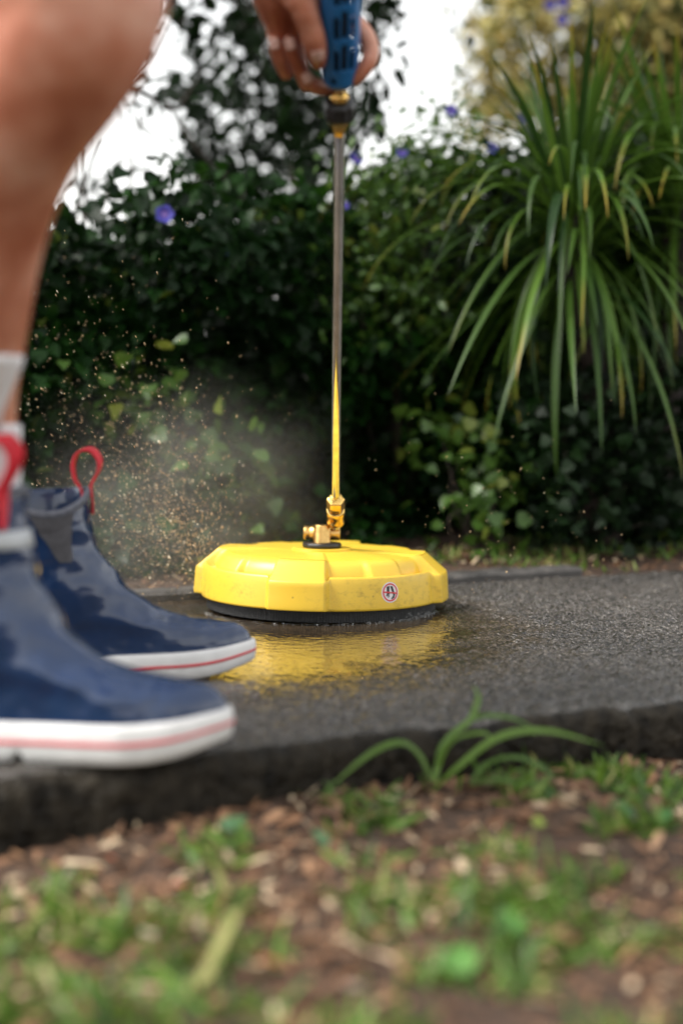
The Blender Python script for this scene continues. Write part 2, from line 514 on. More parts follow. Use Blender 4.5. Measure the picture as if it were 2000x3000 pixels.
def build_path():
    ss = np.concatenate([np.arange(-3.0, -0.75, 0.06), np.arange(-0.75, 1.3, 0.0028), np.arange(1.3, 5.0, 0.08)])
    top = np.concatenate([[PW - 0.006], np.linspace(PW - 0.01, 0.026, 330)])
    prof = [(PW, -0.12), (PW, -0.004)] + [(t, 0.0) for t in top] + \
           [(0.020, 0.0), (0.012, -0.002), (0.005, -0.006), (0.001, -0.014), (0.0, -0.026), (0.002, -0.04), (0.001, -0.055), (0.004, -0.07), (0.006, -0.09), (0.008, -0.14)]
    T = np.array([p[0] for p in prof]); Z = np.array([p[1] for p in prof])
    ns, nt_ = len(ss), len(prof)
    # stone grains: two sizes of random relief, drowned where the water film lies
    def smooth_noise(k):
        h = rng.normal(size=(ns, nt_))
        for _ in range(k):
            h = (h + np.roll(h, 1, 0) + np.roll(h, -1, 0) + np.roll(h, 1, 1) + np.roll(h, -1, 1)) / 5
        return h / h.std()
    grain = .00080 * smooth_noise(1) + .00125 * smooth_noise(4)
    X = P0.x + ss[:, None] * PDIR.x + T[None, :] * PNRM.x
    Y = P0.y + ss[:, None] * PDIR.y + T[None, :] * PNRM.y
    film = np.hypot((X + .13) / .40, (Y - 2.0) / .52)
    film = 1 - np.clip((film - .62) / .45, 0, 1)
    low = .0010 * np.sin(X * 9 + 3 * np.sin(Y * 5)) * np.cos(Y * 8)
    H = np.where(Z[None, :] >= -.001, grain * (1 - .93 * film) + low * (1 - film), 0)
    wob = np.array([.010 * math.exp(-((q + .08) / .10) ** 2) + 0.010 * nz(q, 0, 1, 4) + 0.006 * nz(q, 5, 1, 17) + 0.005 * nz(q, 9, 1, 42) + .003 * nz(q, 3, 1, 110) for q in ss])
    chip = np.array([0.009 * max(0, nz(q, 0, 6, 9)) + .007 * max(0, nz(q, 2, 6, 33)) for q in ss])
    K = np.clip(1 - T / .15, 0, 1)
    ZZ = np.broadcast_to(Z[None, :], (ns, nt_)) + H
    shift = wob[:, None] * K[None, :]
    ZZ = ZZ.copy()
    for j in range(nt_ - 9, nt_):
        z = Z[j]
        if z > -.03: ZZ[:, j] -= chip
        shift[:, j] += np.array([(0.007 * nz(q, z * 3, 2, 28) + 0.005 * nz(q, z * 3, 7, 80)) for q in ss]) * min(1, -z / .02)
    V = np.stack([X - shift * PNRM.x, Y - shift * PNRM.y, ZZ], 2)
    i, j = np.meshgrid(np.arange(ns - 1), np.arange(nt_ - 1), indexing='ij')
    a = (i * nt_ + j).ravel()
    F = np.stack([a, a + 1, a + nt_ + 1, a + nt_], 1)
    me = mesh_np('path', V.reshape(-1, 3), F)
    o = link('path', me, M['path'])
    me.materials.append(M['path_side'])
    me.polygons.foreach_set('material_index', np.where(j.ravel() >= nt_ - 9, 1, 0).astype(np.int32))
    return tag(o, 'wet dark paved path with a rough broken edge', 'path', kind='structure')


build_path()


def build_kerb():
    """low concrete edging along the back of the path, ending near the right"""
    a, b = at(1310, 1700, 2.56), at(1728, 1690, 2.68)
    s0, _ = path_st(-0.62, 2.2)
    s1, _ = path_st(b.x, b.y)
    ss = np.arange(s0, s1, 0.02)
    prof = [(0, -0.05), (0, 0.010), (0.006, 0.016), (0.05, 0.017), (0.056, 0.010), (0.056, -0.05)]
    V = []
    for s in ss:
        for t, z in prof:
            p = P0 + PDIR * s + PNRM * (PW + 0.003 + t + 0.003 * nz(s, t, 3, 20))
            V.append((p.x, p.y, z + (0.003 * nz(s, t, 8, 16) if z > 0 else 0)))
    n = len(prof)
    F = [tuple(f) for f in grid_faces(len(ss), n)]
    F.append(tuple(range(n))); F.append(tuple(len(V) - n + k for k in range(n))[::-1])
    me = pyd('kerb', V, F)
    return tag(link('kerb', me, M['kerb'], smooth=False), 'low dark concrete edging along the far side of the path', 'kerb', kind='structure')


build_kerb()

# ------------------------------------------------------------------ leaf clouds
HEART = (np.array([(0, 0, 0), (-.40, .05, .05), (-.46, .40, .08), (-.22, .76, .03), (0, 1.05, -.10), (.22, .76, .03), (.46, .40, .08), (.40, .05, .05), (0, .45, 0)], dtype=float),
         np.array([(8, 0, 1), (8, 1, 2), (8, 2, 3), (8, 3, 4), (8, 4, 5), (8, 5, 6), (8, 6, 7), (8, 7, 0)]))
OVAL = (np.array([(0, 0, 0), (-.24, .30, .05), (-.22, .65, .04), (0, 1.0, -.08), (.22, .65, .04), (.24, .30, .05), (0, .48, 0)], dtype=float),
        np.array([(6, 0, 1), (6, 1, 2), (6, 2, 3), (6, 3, 4), (6, 4, 5), (6, 5, 0)]))
BLADE = (np.array([(-.05, 0, 0), (.05, 0, 0), (-.045, .4, .06), (.045, .4, .06), (-.03, .75, .03), (.03, .75, .03), (0, 1, -.05)], dtype=float),
         np.array([(0, 1, 3), (0, 3, 2), (2, 3, 5), (2, 5, 4), (4, 5, 6)]))
CHIP = (np.array([(0, 0, 0), (.5, -.12, .03), (1, 0, 0), (.9, .3, .05), (.35, .34, .02), (-.05, .2, .06)], dtype=float),
        np.array([(0, 1, 4), (1, 2, 3), (1, 3, 4), (0, 4, 5)]))


def rot_from(y, roll):
    """batch of frames with Y axis along y and random roll"""
    y = y / np.linalg.norm(y, axis=1, keepdims=True)
    ref = np.where(np.abs(y[:, 2:3]) < 0.9, np.array([[0, 0, 1.0]]), np.array([[1.0, 0, 0]]))
    x = np.cross(y, ref); x /= np.linalg.norm(x, axis=1, keepdims=True)
    z = np.cross(x, y)
    c, s = np.cos(roll)[:, None], np.sin(roll)[:, None]
    x2 = x * c + z * s
    z2 = -x * s + z * c
    return np.stack([x2, y, z2], 2)      # columns


def leaf_cloud(name, pos, tmpl, size, direction, roll, tint, mat, parent=None, bend=None):
    T, F = tmpl
    n = len(pos)
    Rm = rot_from(direction, roll)
    V = np.einsum('nij,kj->nki', Rm, T) * size[:, None, None] + pos[:, None, :]
    FF = (F[None, :, :] + (np.arange(n) * len(T))[:, None, None]).reshape(-1, 3)
    me = mesh_np(name, V.reshape(-1, 3), FF)
    C = np.repeat(np.stack([tint, rng.random(n), rng.random(n)], 1), len(T), 0)
    set_col(me, 'tint', C)
    return link(name, me, mat, parent, smooth=False)


def leaf_objects(pos, tmpl, size, direction, roll, tint, mat, parent):
    """each leaf an object of its own; alike leaves share one of six tinted meshes"""
    key = (id(tmpl), mat.name)
    if key not in LEAF_MESH:
        ms = []
        for k in range(6):
            me = mesh_np('leaf', tmpl[0], tmpl[1])
            set_col(me, 'tint', np.full((len(tmpl[0]), 3), (k + .5) / 6))
            me.materials.append(mat)
            ms.append(me)
        LEAF_MESH[key] = ms
    Rm = rot_from(direction, roll)
    for p, q, sz, t in zip(pos, Rm, size, tint):
        o = bpy.data.objects.new('leaf', LEAF_MESH[key][min(5, int(t * 6))])
        COL.objects.link(o); o.parent = parent
        o.matrix_local = Matrix.Translation(Vector(p)) @ Matrix([list(r) for r in q]).to_4x4() @ Matrix.Scale(float(sz), 4)


LEAF_MESH = {}


def droop_dirs(n, out=None, down=0.5, spread=1.0):
    d = rng.normal(size=(n, 3)) * spread
    d[:, 2] -= down
    if out is not None:
        d += out
    return d


def noise3(P, s, off=0.0):
    return np.array([mnoise.noise(Vector((p[0] * s + off, p[1] * s, p[2] * s))) for p in P])


# ---------------- climbing hedge along the back
def hedge_front(x):
    return 3.10 + 0.42 * x + 0.10 * math.sin(x * 4.3 + 1) + 0.06 * math.sin(x * 9.1)


hedge = tag(empty('vine_hedge', (0, 3.2, 0)), 'dense dark hedge overgrown with heart-leaved climbing vine behind the path', 'hedge')


def build_hedge():
    n = 130000
    x = rng.uniform(-2.3, 2.8, n)
    depth = rng.random(n) ** 1.7 * 1.4
    z = rng.random(n) * 1.06 - 0.03
    top = 0.80 - .03 * np.clip((-.25 - x) / .2, 0, 1) + .15 * np.clip((x - .02) / .25, 0, 1) + 0.05 * np.sin(x * 5 + 2) + 0.03 * np.sin(x * 13)
    top = np.where(x > 0.32, top + 0.06, top) 
    y = np.array([hedge_front(v) for v in x])
    y = y + depth + 0.14 * np.sin(z * 9 + x * 6) * 0.5 + 0.10 * (z - 0.5) - 0.05 * np.cos(z * 17 - x * 11)
    y = y - .24 * np.clip(1 - z / .22, 0, 1) * np.clip((.30 - x) / .2, 0, 1)
    P = np.stack([x, y, z], 1)
    keep = z < top
    # holes that leave the shade inside the hedge visible
    hol = noise3(P, 6.0)
    keep &= ~((hol < -0.27) & (depth < 0.22))
    P = P[keep]; d = depth[keep]
    n = len(P)
    out = np.tile(np.array([[0.1, -0.55, 0.0]]), (n, 1))
    size = rng.uniform(0.020, 0.048, n)
    tint = np.clip(0.12 + 0.24 * rng.normal(size=n) * 0.7 + 0.5 * noise3(P, 3.3, 5.0), 0, 0.9)
    tint[rng.random(n) < 0.015] = 1.0
    A = [P - np.array([[0, 3.2, 0]]), size, droop_dirs(n, out, 0.5, 0.6), rng.normal(size=n) * 0.5, tint]
    n = 12000
    x = rng.uniform(-2.3, 2.8, n)
    P = np.stack([x, np.array([hedge_front(v) for v in x]) + rng.uniform(1.0, 1.5, n) - 3.2, rng.random(n) * .84 - .03], 1)
    B = [P, rng.uniform(.06, .085, n), droop_dirs(n, None, .5, .6), rng.normal(size=n) * .5, rng.uniform(0, .4, n)]
    A = [np.concatenate(q) for q in zip(A, B)]
    # the brightest leaves on its face are single leaves, the rest one mass
    face = A[0][:, 1] + 3.2 - np.array([hedge_front(v) for v in A[0][:, 0]])
    cand = np.where((face < .22) & (A[0][:, 0] > -.75) & (A[0][:, 0] < .75))[0]
    cand = cand[np.argsort(-A[1][cand])][:300]
    leaf_objects(A[0][cand], HEART, A[1][cand], A[2][cand], A[3][cand], A[4][cand], M['leaf_hedge'], hedge)
    rest = np.setdiff1d(np.arange(len(A[0])), cand)
    a_ = [q[rest] for q in A]
    leaf_cloud('foliage', a_[0], HEART, a_[1], a_[2], a_[3], a_[4], M['leaf_hedge'], hedge)['kind'] = 'stuff'
    # woody stems
    V, F = [], []
    for k in range(70):
        xx = random.uniform(-2.2, 2.7)
        y0 = hedge_front(xx) + random.uniform(0.15, 0.7) - 3.2
        y0 += .25; pts = [(xx, y0, -0.04)]
        dx, dy = random.uniform(-.2, .2), random.uniform(-.1, .1)
        for j in range(1, 7):
            pts.append((xx + dx * j / 6 + random.uniform(-.03, .03), y0 + dy * j / 6 + random.uniform(-.03, .03), -0.04 + 0.16 * j))
        v, f = tube(pts, [0.011 - 0.0013 * j for j in range(7)], 6)
        o = len(V); V += v; F += [tuple(i + o for i in q) for q in f]
    st = link('stems', pyd('stems', V, F), M['bark'], hedge); st['kind'] = 'stuff'


build_hedge()


def morning_glory(parent, p, size, facing, bud=False):
    """funnel-shaped flower: five-lobed limb, pale throat"""
    V, F = [], []
    n = 30
    prof = [(0.05, -0.75), (0.10, -0.35), (0.20, -0.10), (0.38, 0.02), (0.5, 0.03)] if not bud else [(0.05, -0.75), (0.14, -0.45), (0.2, -0.2), (0.16, 0.0), (0.05, 0.12)]
    for r, z in prof:
        for k in range(n):
            a = 2 * math.pi * k / n
            rr = r * (1 + (0.07 * math.cos(5 * a) if r > 0.3 else 0))
            V.append((rr * math.cos(a) * size, rr * math.sin(a) * size, (z + (0.03 * math.cos(10 * a) if r > .3 else 0)) * size))
    for i in range(len(prof) - 1):
        for k in range(n):
            F.append((i * n + k, i * n + (k + 1) % n, (i + 1) * n + (k + 1) % n, (i + 1) * n + k))
    Mx = Matrix.Translation(Vector(p) - parent.location) @ frame_z(facing)
    me = pyd('flower', V, F)
    o = link('flower', me, M['petal'], parent); o.matrix_local = Mx
    v, f = lathe([(0.001 * size, -0.02 * size), (0.13 * size, -0.085 * size), (0.19 * size, -0.06 * size)], 16, False)
    t = link('throat', pyd('throat', v, f), M['throat'], o)
    v, f = tube([(0, 0, -0.7 * size), (0.1 * size, 0.1 * size, -1.2 * size), (0.3 * size, 0.3 * size, -1.9 * size)], [0.05 * size] * 3, 6)
    link('stalk', pyd('stalk', v, f), M['leaf_stalk'], o)
    return o


M['leaf_stalk'] = principled('green stalk', (0.04, 0.09, 0.02), 0.5, var=0.2)
for (px, py, Y, s, fc) in [(482, 626, 2.84, 0.036, (0.1, -1, 0.2)), (672, 735, 2.90, 0.020, (0.4, -1, 0.1)), (678, 802, 2.90, 0.017, (-0.3, -1, 0.1)),
                           (1046, 462, 3.15, 0.030, (0.3, -1, 0.5)), (1177, 444, 3.2, 0.026, (-0.2, -1, 0.4)), (1012, 600, 3.02, 0.016, (0, -1, 0.2))]:
    morning_glory(hedge, at(px, py, Y), s, fc)


# ---------------- tree whose dark crown hangs against the sky
def crown_clusters(pts, tmpl, smin, smax, tlo, thi, down=0.5):
    P = []
    for (c, r, n) in pts:
        q = rng.normal(size=(n, 3)) * np.array(r)[None, :]
        P.append(q + np.array(c)[None, :])
    P = np.concatenate(P)
    n = len(P)
    return P, rng.uniform(smin, smax, n), droop_dirs(n, None, down, 0.7), rng.normal(size=n) * 0.9, np.clip(rng.uniform(tlo, thi, n) + 0.25 * noise3(P, 4), 0, 1)


def build_tree():
    root = tag(empty('overhanging_tree', (-1.25, 4.1, 0)), 'dark broadleaf tree with branches hanging against the white sky on the left', 'tree')
    base = Vector(root.location)
    # trunk behind the hedge, limbs reaching to the right over the path
    tr = smooth_path([(-1.25, 4.1, -.05, .085), (-1.2, 4.08, .6, .075), (-1.05, 4.0, 1.3, .062), (-.85, 3.9, 1.9, .05), (-.6, 3.85, 2.5, .03)], 20)
    v, f = tube([Vector(t[:3]) - base for t in tr], [t[3] for t in tr], 10)
    link('trunk', pyd('trunk', v, f), M['bark'], root)
    limbs = [[(-1.1, 4.02, 1.1, .035), (-.8, 3.9, 1.35, .022), (-.45, 3.8, 1.42, .014), (-.12, 3.7, 1.35, .008), (.1, 3.65, 1.22, .004)],
             [(-1.0, 4.0, 1.4, .035), (-.6, 3.9, 1.65, .022), (-.2, 3.75, 1.68, .014), (.12, 3.7, 1.6, .008), (.28, 3.65, 1.45, .004)],
             [(-1.15, 4.05, .85, .03), (-.95, 3.8, 1.05, .018), (-.65, 3.65, 1.15, .01), (-.4, 3.55, 1.05, .005)],
             [(-.9, 3.9, 1.8, .035), (-.4, 3.8, 2.0, .022), (.1, 3.7, 2.05, .013), (.5, 3.6, 1.95, .006)],
             [(-1.1, 4.02, 1.15, .03), (-1.4, 3.9, 1.4, .02), (-1.7, 3.8, 1.5, .01), (-2.0, 3.7, 1.4, .005)]]
    cl = []
    for lb in limbs:
        pp = smooth_path(lb, 26)
        v, f = tube([Vector(t[:3]) - base for t in pp], [t[3] for t in pp], 7)
        link('limb', pyd('limb', v, f), M['bark'], root)
        V, F = [], []
        for t in pp[6:]:
            for _ in range(2):
                a = Vector(t[:3])
                e = a + Vector((random.uniform(-.16, .2), random.uniform(-.15, .1), random.uniform(-.22, .12)))
                m_ = (a + e) / 2 + Vector((random.uniform(-.03, .03),) * 3)
                v, f = tube([a - base, m_ - base, e - base], [.004, .003, .0015], 5)
                o = len(V); V += v; F += [tuple(i + o for i in q) for q in f]
                cl.append((tuple(e), (.03, .04, .03), 3))
        tw = link('twigs', pyd('twigs', V, F), M['bark'], root); tw['kind'] = 'stuff'
    # dense clumps seen at fixed places of the crown
    for (px, py, Y, rx, rz, n) in [(560, 120, 3.7, .06, .07, 60), (660, 250, 3.7, .07, .06, 60), (620, 60, 3.8, .08, .05, 70), (520, 380, 3.6, .05, .035, 35), (880, 330, 3.7, .07, .05, 70),
                                   (760, 400, 3.6, .09, .04, 70), (900, 420, 3.6, .07, .04, 60), (1050, 60, 3.7, .07, .05, 80), (1080, 180, 3.7, .05, .06, 70), (1040, 270, 3.7, .045, .05, 55), (700, 30, 3.8, .1, .05, 90),
                                   (1120, 20, 3.7, .05, .03, 40), (560, 300, 3.7, .04, .05, 30), (960, 140, 3.8, .05, .08, 60)]:
        cl.append((tuple(at(px, py, Y)), (rx, .12, rz), int(n * .3)))
    P, S, D, Rl, T = crown_clusters(cl, OVAL, .035, .07, 0.05, 0.7)
    pick = rng.permutation(len(P))[:280]
    leaf_objects(P[pick] - np.array(base)[None, :], OVAL, S[pick], D[pick], Rl[pick], T[pick], M['leaf_tree'], root)
    rest = np.setdiff1d(np.arange(len(P)), pick)
    P, S, D, Rl, T = P[rest], S[rest], D[rest], Rl[rest], T[rest]
    n = 30000
    Q = np.stack([rng.uniform(-2.3, .3, n), rng.uniform(4.3, 5.4, n), rng.uniform(1.0, 2.35, n)], 1)
    q = noise3(Q * np.array([[1, .35, 1]]), 3.4, 3.0)
    keep = ((q > -.04) | ((rng.random(n) < .07) & (Q[:, 0] < -.1))) & (Q[:, 0] < .16 - .30 * np.clip(1.6 - Q[:, 2], 0, 1) + .05 * np.sin(Q[:, 2] * 11))
    keep &= ~((Q[:, 0] > -1.2) & (Q[:, 0] < -.54 + .2 * q) & (Q[:, 2] < 1.66) & (rng.random(n) < .9))
    Q = Q[keep]; n = len(Q)
    # unseen extra crown leaves, added above the hedge to shade it
    m_ = 6000
    Q2 = np.stack([rng.uniform(-2.2, .75, m_), rng.uniform(2.35, 4.4, m_), rng.uniform(1.75, 2.6, m_)], 1)
    Q2 = Q2[noise3(Q2, 2.5, 8.0) > -.22]
    Q = np.concatenate([Q, Q2]); n = len(Q)
    P = np.concatenate([P, Q]); S = np.concatenate([S, np.where(Q[:, 1] < 4.29, 1.5, 1.0) * rng.uniform(.036, .066, n)]); D = np.concatenate([D, droop_dirs(n, None, .5, .7)])
    Rl = np.concatenate([Rl, rng.normal(size=n) * .9]); T = np.concatenate([T, np.clip(rng.uniform(0, .6, n) + .25 * noise3(Q, 4), 0, 1)])
    sky_gap = P[:, 0] > .034 * P[:, 1]
    sky_gap &= (P[:, 2] < .315 + .3 * P[:, 1])
    P, S, D, Rl, T = P[~sky_gap], S[~sky_gap], D[~sky_gap], Rl[~sky_gap], T[~sky_gap]
    gap = (P[:, 0] < -.115 * P[:, 1]) & (P[:, 0] > -.3 * P[:, 1]) & (P[:, 2] < .315 + .275 * P[:, 1]) & (P[:, 2] > .315 + .17 * P[:, 1]) & (rng.random(len(P)) < .95)
    P, S, D, Rl, T = P[~gap], S[~gap], D[~gap], Rl[~gap], T[~gap]
    leaf_cloud('crown', P - np.array(base)[None, :], OVAL, S, D, Rl, T, M['leaf_tree'], root)['kind'] = 'stuff'


build_tree()


# ---------------- light-green shrub, middle
def shrub(name, label, base, blobs, tmpl, smin, smax, tlo, thi, mat, stems=9, down=0.2, single=False):
    root = tag(empty(name, base), label, 'shrub')
    B = Vector(base)
    P, S, D, Rl, T = crown_clusters(blobs, tmpl, smin, smax, tlo, thi, down)
    keep = P[:, 2] > base[2] + 0.005
    arg = ((P - np.array(base)[None, :])[keep], tmpl, S[keep], D[keep], Rl[keep], T[keep], mat, root)
    if single:
        leaf_objects(*arg)
    else:
        leaf_cloud('foliage', *arg)['kind'] = 'stuff'
    for k in range(stems):
        c = blobs[k % len(blobs)][0]
        a = Vector((random.uniform(-.05, .05), random.uniform(-.03, .03), -0.01))
        e = Vector(c) - B
        m_ = (a + e) / 2 + Vector((random.uniform(-.05, .05), random.uniform(-.05, .05), 0.03))
        pp = smooth_path([(*a, .0035), (*m_, .0025), (*e, .001)], 10)
        v, f = tube([p[:3] for p in pp], [p[3] for p in pp], 6)
        link('stem', pyd('stem', v, f), M['bark'], root)
    return root


bl = [(tuple(at(px, py, Y)), (r, .07, r), n) for px, py, Y, r, n in
      [(1080, 560, 3.20, .06, 160), (1180, 520, 3.27, .06, 160), (1280, 480, 3.32, .06, 150), (1120, 680, 3.17, .06, 150), (1230, 640, 3.22, .07, 160), (1120, 800, 3.15, .06, 150), (1230, 820, 3.18, .06, 150),
       (1060, 900, 3.14, .05, 80), (1200, 950, 3.17, .06, 90), (1330, 420, 3.42, .06, 120), (1400, 560, 3.37, .05, 80), (1290, 380, 3.47, .05, 60)]]
shrub('leafy_shrub', 'bright yellow-green small-leaved shrub in front of the dark hedge', (0.12, 3.45, 0.02), bl, OVAL, .016, .034, .2, .95, M['leaf_bush'], 12)
bl = [(tuple(at(px, py, Y)), (r, .05, r), n) for px, py, Y, r, n in
      [(1390, 1480, 3.00, .035, 45), (1440, 1600, 2.98, .03, 30), (1350, 1330, 3.07, .05, 45), (1290, 1250, 3.06, .05, 45), (1480, 1400, 3.07, .04, 30)]]
shrub('weed_clump', 'low bright-leaved weeds at the foot of the hedge right of the cleaner', (0.27, 3.04, 0.0), bl, HEART, .022, .04, .4, .9, M['leaf_bush'], 7, single=True)
bl = [(tuple(at(px, py, Y)), (r, .05, r), n) for px, py, Y, r, n in
      [(560, 1330, 2.88, .05, 45), (640, 1430, 2.84, .05, 40), (470, 1240, 2.88, .05, 40), (380, 1180, 2.84, .05, 40), (720, 1500, 2.88, .05, 35)]]
shrub('trailing_weed', 'green weed growing out of the hedge behind the spray', (-0.22, 2.88, 0.0), bl, HEART, .022, .042, .3, .85, M['leaf_bush'], 7, single=True)


bl = [(tuple(at(px, py, Y)), (r, .06, r), n) for px, py, Y, r, n in
      [(1650, 1250, 3.02, .06, 150), (1780, 1200, 3.04, .07, 180), (1900, 1260, 3.06, .07, 160), (1700, 1400, 3.00, .06, 150), (1840, 1420, 3.02, .07, 160), (1960, 1400, 3.08, .06, 120), (1620, 1530, 2.98, .04, 80), (1780, 1540, 3.02, .05, 90), (1920, 1540, 3.08, .05, 90), (1980, 1100, 3.1, .07, 120), (1560, 1120, 3.1, .06, 120)]]
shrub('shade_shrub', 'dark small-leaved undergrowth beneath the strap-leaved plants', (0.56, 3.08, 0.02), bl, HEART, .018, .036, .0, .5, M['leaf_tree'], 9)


# ---------------- tan tree, upper right
def build_tan_tree():
    root = tag(empty('olive_tree', (1.75, 6.6, 0)), 'pale olive and tan leaved tree far behind on the right', 'tree')
    base = Vector(root.location)
    tr = smooth_path([(1.75, 6.6, -.05, .11), (1.72, 6.6, .8, .09), (1.8, 6.6, 1.6, .07), (1.75, 6.55, 2.3, .04)], 14)
    v, f = tube([Vector(t[:3]) - base for t in tr], [t[3] for t in tr], 10)
    link('trunk', pyd('trunk', v, f), M['bark'], root)
    for k in range(9):
        a = Vector((1.76, 6.6, 1.0 + .12 * k)); an = k * 2.4
        e = a + Vector((math.cos(an) * .8, math.sin(an) * .5, .45))
        pp = smooth_path([(*a, .03), (*((a + e) / 2 + Vector((0, 0, .1))), .02), (*e, .006)], 10)
        v, f = tube([Vector(p[:3]) - base for p in pp], [p[3] for p in pp], 7)
        link('limb', pyd('limb', v, f), M['bark'], root)
    cl = []
    for k in range(210):
        u = rng.normal(size=3); u /= np.linalg.norm(u)
        rr = rng.random() ** 0.4
        c = np.array([1.84, 6.6, 2.1]) + u * np.array([1.15, .8, .95]) * rr
        if c[2] < 0.7: continue
        cl.append((tuple(c), (.11, .11, .09), 170))
    # hanging pale outer fringe on the left
    for px, py in [(1435, 60), (1440, 180), (1420, 260), (1460, 300), (1450, 110), (1520, 40), (1470, 210), (1580, 20), (1420, 330)]:
        cl.append((tuple(at(px, py, 6.2)), (.07, .1, .08), 70))
    P, S, D, Rl, T = crown_clusters(cl, OVAL, .04, .075, .0, .75, .3)
    rad = np.linalg.norm((P - np.array([1.84, 6.6, 2.1])) / np.array([1.15, .8, .95]), axis=1)
    T = np.where(rng.random(len(T)) < 0.55 * np.clip((rad - 0.55) / 0.4, 0, 1) + 0.12, rng.uniform(.6, 1, len(T)), T * 0.3)
    leaf_cloud('crown', P - np.array(base)[None, :], OVAL, S, D, Rl, T, M['leaf_tan'], root)['kind'] = 'stuff'
    for px, py in [(1645, 56), (1648, 4), (1610, 12)]:
        morning_glory(root, at(px, py, 5.3), 0.046, (0.2, -1, 0.1))


build_tan_tree()


# ---------------- strap-leaved plants
def mat_strap():
    m, n, L, b = new_mat('strap leaf')
    a = n.new('ShaderNodeAttribute'); a.attribute_name = 'tint'
    sep = n.new('ShaderNodeSeparateColor'); L.new(a.outputs['Color'], sep.inputs[0])
    oi = n.new('ShaderNodeObjectInfo')
    cr = n.new('ShaderNodeValToRGB'); e = cr.color_ramp.elements
    e[0].color = (0.013, 0.040, 0.008, 1); e[1].color = (0.105, 0.20, 0.026, 1)
    L.new(oi.outputs['Random'], cr.inputs[0])
    # tips that have yellowed
    tip = n.new('ShaderNodeMapRange'); tip.inputs[1].default_value = 0.72; tip.inputs[2].default_value = 1.0; L.new(sep.outputs[0], tip.inputs[0])
    gt = n.new('ShaderNodeMapRange'); gt.inputs[1].default_value = 0.45; gt.inputs[2].default_value = 0.95; L.new(oi.outputs['Random'], gt.inputs[0])
    mu = n.new('ShaderNodeMath'); mu.operation = 'MULTIPLY'; L.new(tip.outputs[0], mu.inputs[0]); L.new(gt.outputs[0], mu.inputs[1])
    mx = n.new('ShaderNodeMix'); mx.data_type = 'RGBA'; L.new(mu.outputs[0], mx.inputs['Factor']); L.new(cr.outputs[0], mx.inputs['A']); mx.inputs['B'].default_value = (0.42, 0.27, 0.04, 1)
    L.new(mx.outputs['Result'], b.inputs['Base Color'])
    b.inputs['Roughness'].default_value = 0.36
    b.inputs['Specular IOR Level'].default_value = 0.35
    tr = n.new('ShaderNodeBsdfTranslucent'); L.new(mx.outputs['Result'], tr.inputs[0])
    ms = n.new('ShaderNodeMixShader'); ms.inputs[0].default_value = 0.3
    L.new(b.outputs[0], ms.inputs[1]); L.new(tr.outputs[0], ms.inputs[2]); L.new(ms.outputs[0], n['Material Output'].inputs['Surface'])
    return m


M['strap'] = mat_strap()


def strap_mesh(e0, bend, L, wd, pw=1.3):
    """one long folded leaf in the XZ plane, base at the origin"""
    n = 14
    V, C = [], []
    p = np.array([0.02, 0, 0.0]); 
    for i in range(n + 1):
        t = i / n
        e = e0 - bend * t ** pw
        ww = wd * (0.55 + 0.9 * t if t < 0.4 else 0.91 * (1 - ((t - .4) / .6) ** 2.2) + 0.01) / 0.91
        up = np.array([-math.sin(e), 0, math.cos(e)])
        V += [p + np.array([0, -ww / 2, 0]) + up * ww * 0.16, p.copy(), p + np.array([0, ww / 2, 0]) + up * ww * 0.16]
        C += [(t, 0, 0)] * 3
        p = p + np.array([math.cos(e), 0, math.sin(e)]) * L / n
    me = mesh_np('leaf', V, grid_faces(n + 1, 3))
    set_col(me, 'tint', np.array(C, dtype=float))
    me.materials.append(M['strap'])
    me.polygons.foreach_set('use_smooth', np.ones(len(me.polygons), dtype=bool))
    return me


UP = [strap_mesh(R(random.uniform(58, 86)), R(random.uniform(5, 45)), random.uniform(.24, .40), random.uniform(.011, .018)) for _ in range(24)]
ARCH = [strap_mesh(R(random.uniform(28, 55)), R(random.uniform(95, 135)), random.uniform(.34, .54), random.uniform(.010, .017)) for _ in range(24)]
HANG = [strap_mesh(R(random.uniform(-35, 5)), R(random.uniform(52, 78)), random.uniform(.34, .54), random.uniform(.010, .016), .6) for _ in range(24)]


def strap_plant(label, head, foot, nu, na, nh, seed, trunk_r=.035):
    rd = random.Random(seed)
    root = tag(empty('strap_leaf_plant', foot), label, 'plant', 'strap-leaved plants on the right')
    H = Vector(head) - Vector(foot)
    pp = smooth_path([(0, 0, -.04, trunk_r * 1.35), (H.x * .3 + .02, H.y * .3, H.z * .35, trunk_r), (H.x * .7, H.y * .7, H.z * .7, trunk_r), (H.x, H.y, H.z + .02, trunk_r * .9)], 22)
    v, f = tube([p[:3] for p in pp], [p[3] * (1 + .12 * math.sin(i * 2.3)) for i, p in enumerate(pp)], 12)
    link('trunk', pyd('trunk', v, f), M['fibre'], root)
    for kind, cnt, zo in ((UP, nu, .03), (ARCH, na, 0.0), (HANG, nh, -.05)):
        a0 = rd.random() * 6.28
        for k in range(cnt):
            o = bpy.data.objects.new('leaf', rd.choice(kind))
            COL.objects.link(o); o.parent = root
            a = a0 + 2.39996 * k + rd.uniform(-.2, .2)
            o.location = H + Vector((0.02 * math.cos(a), 0.02 * math.sin(a), zo + rd.uniform(-.05, .04) * (1 if kind is UP else 2.2)))
            s = rd.uniform(.82, 1.15)
            o.scale = (s, s, s)
            o.rotation_euler = (rd.uniform(-.12, .12), rd.uniform(-.12, .12), a)
    return root


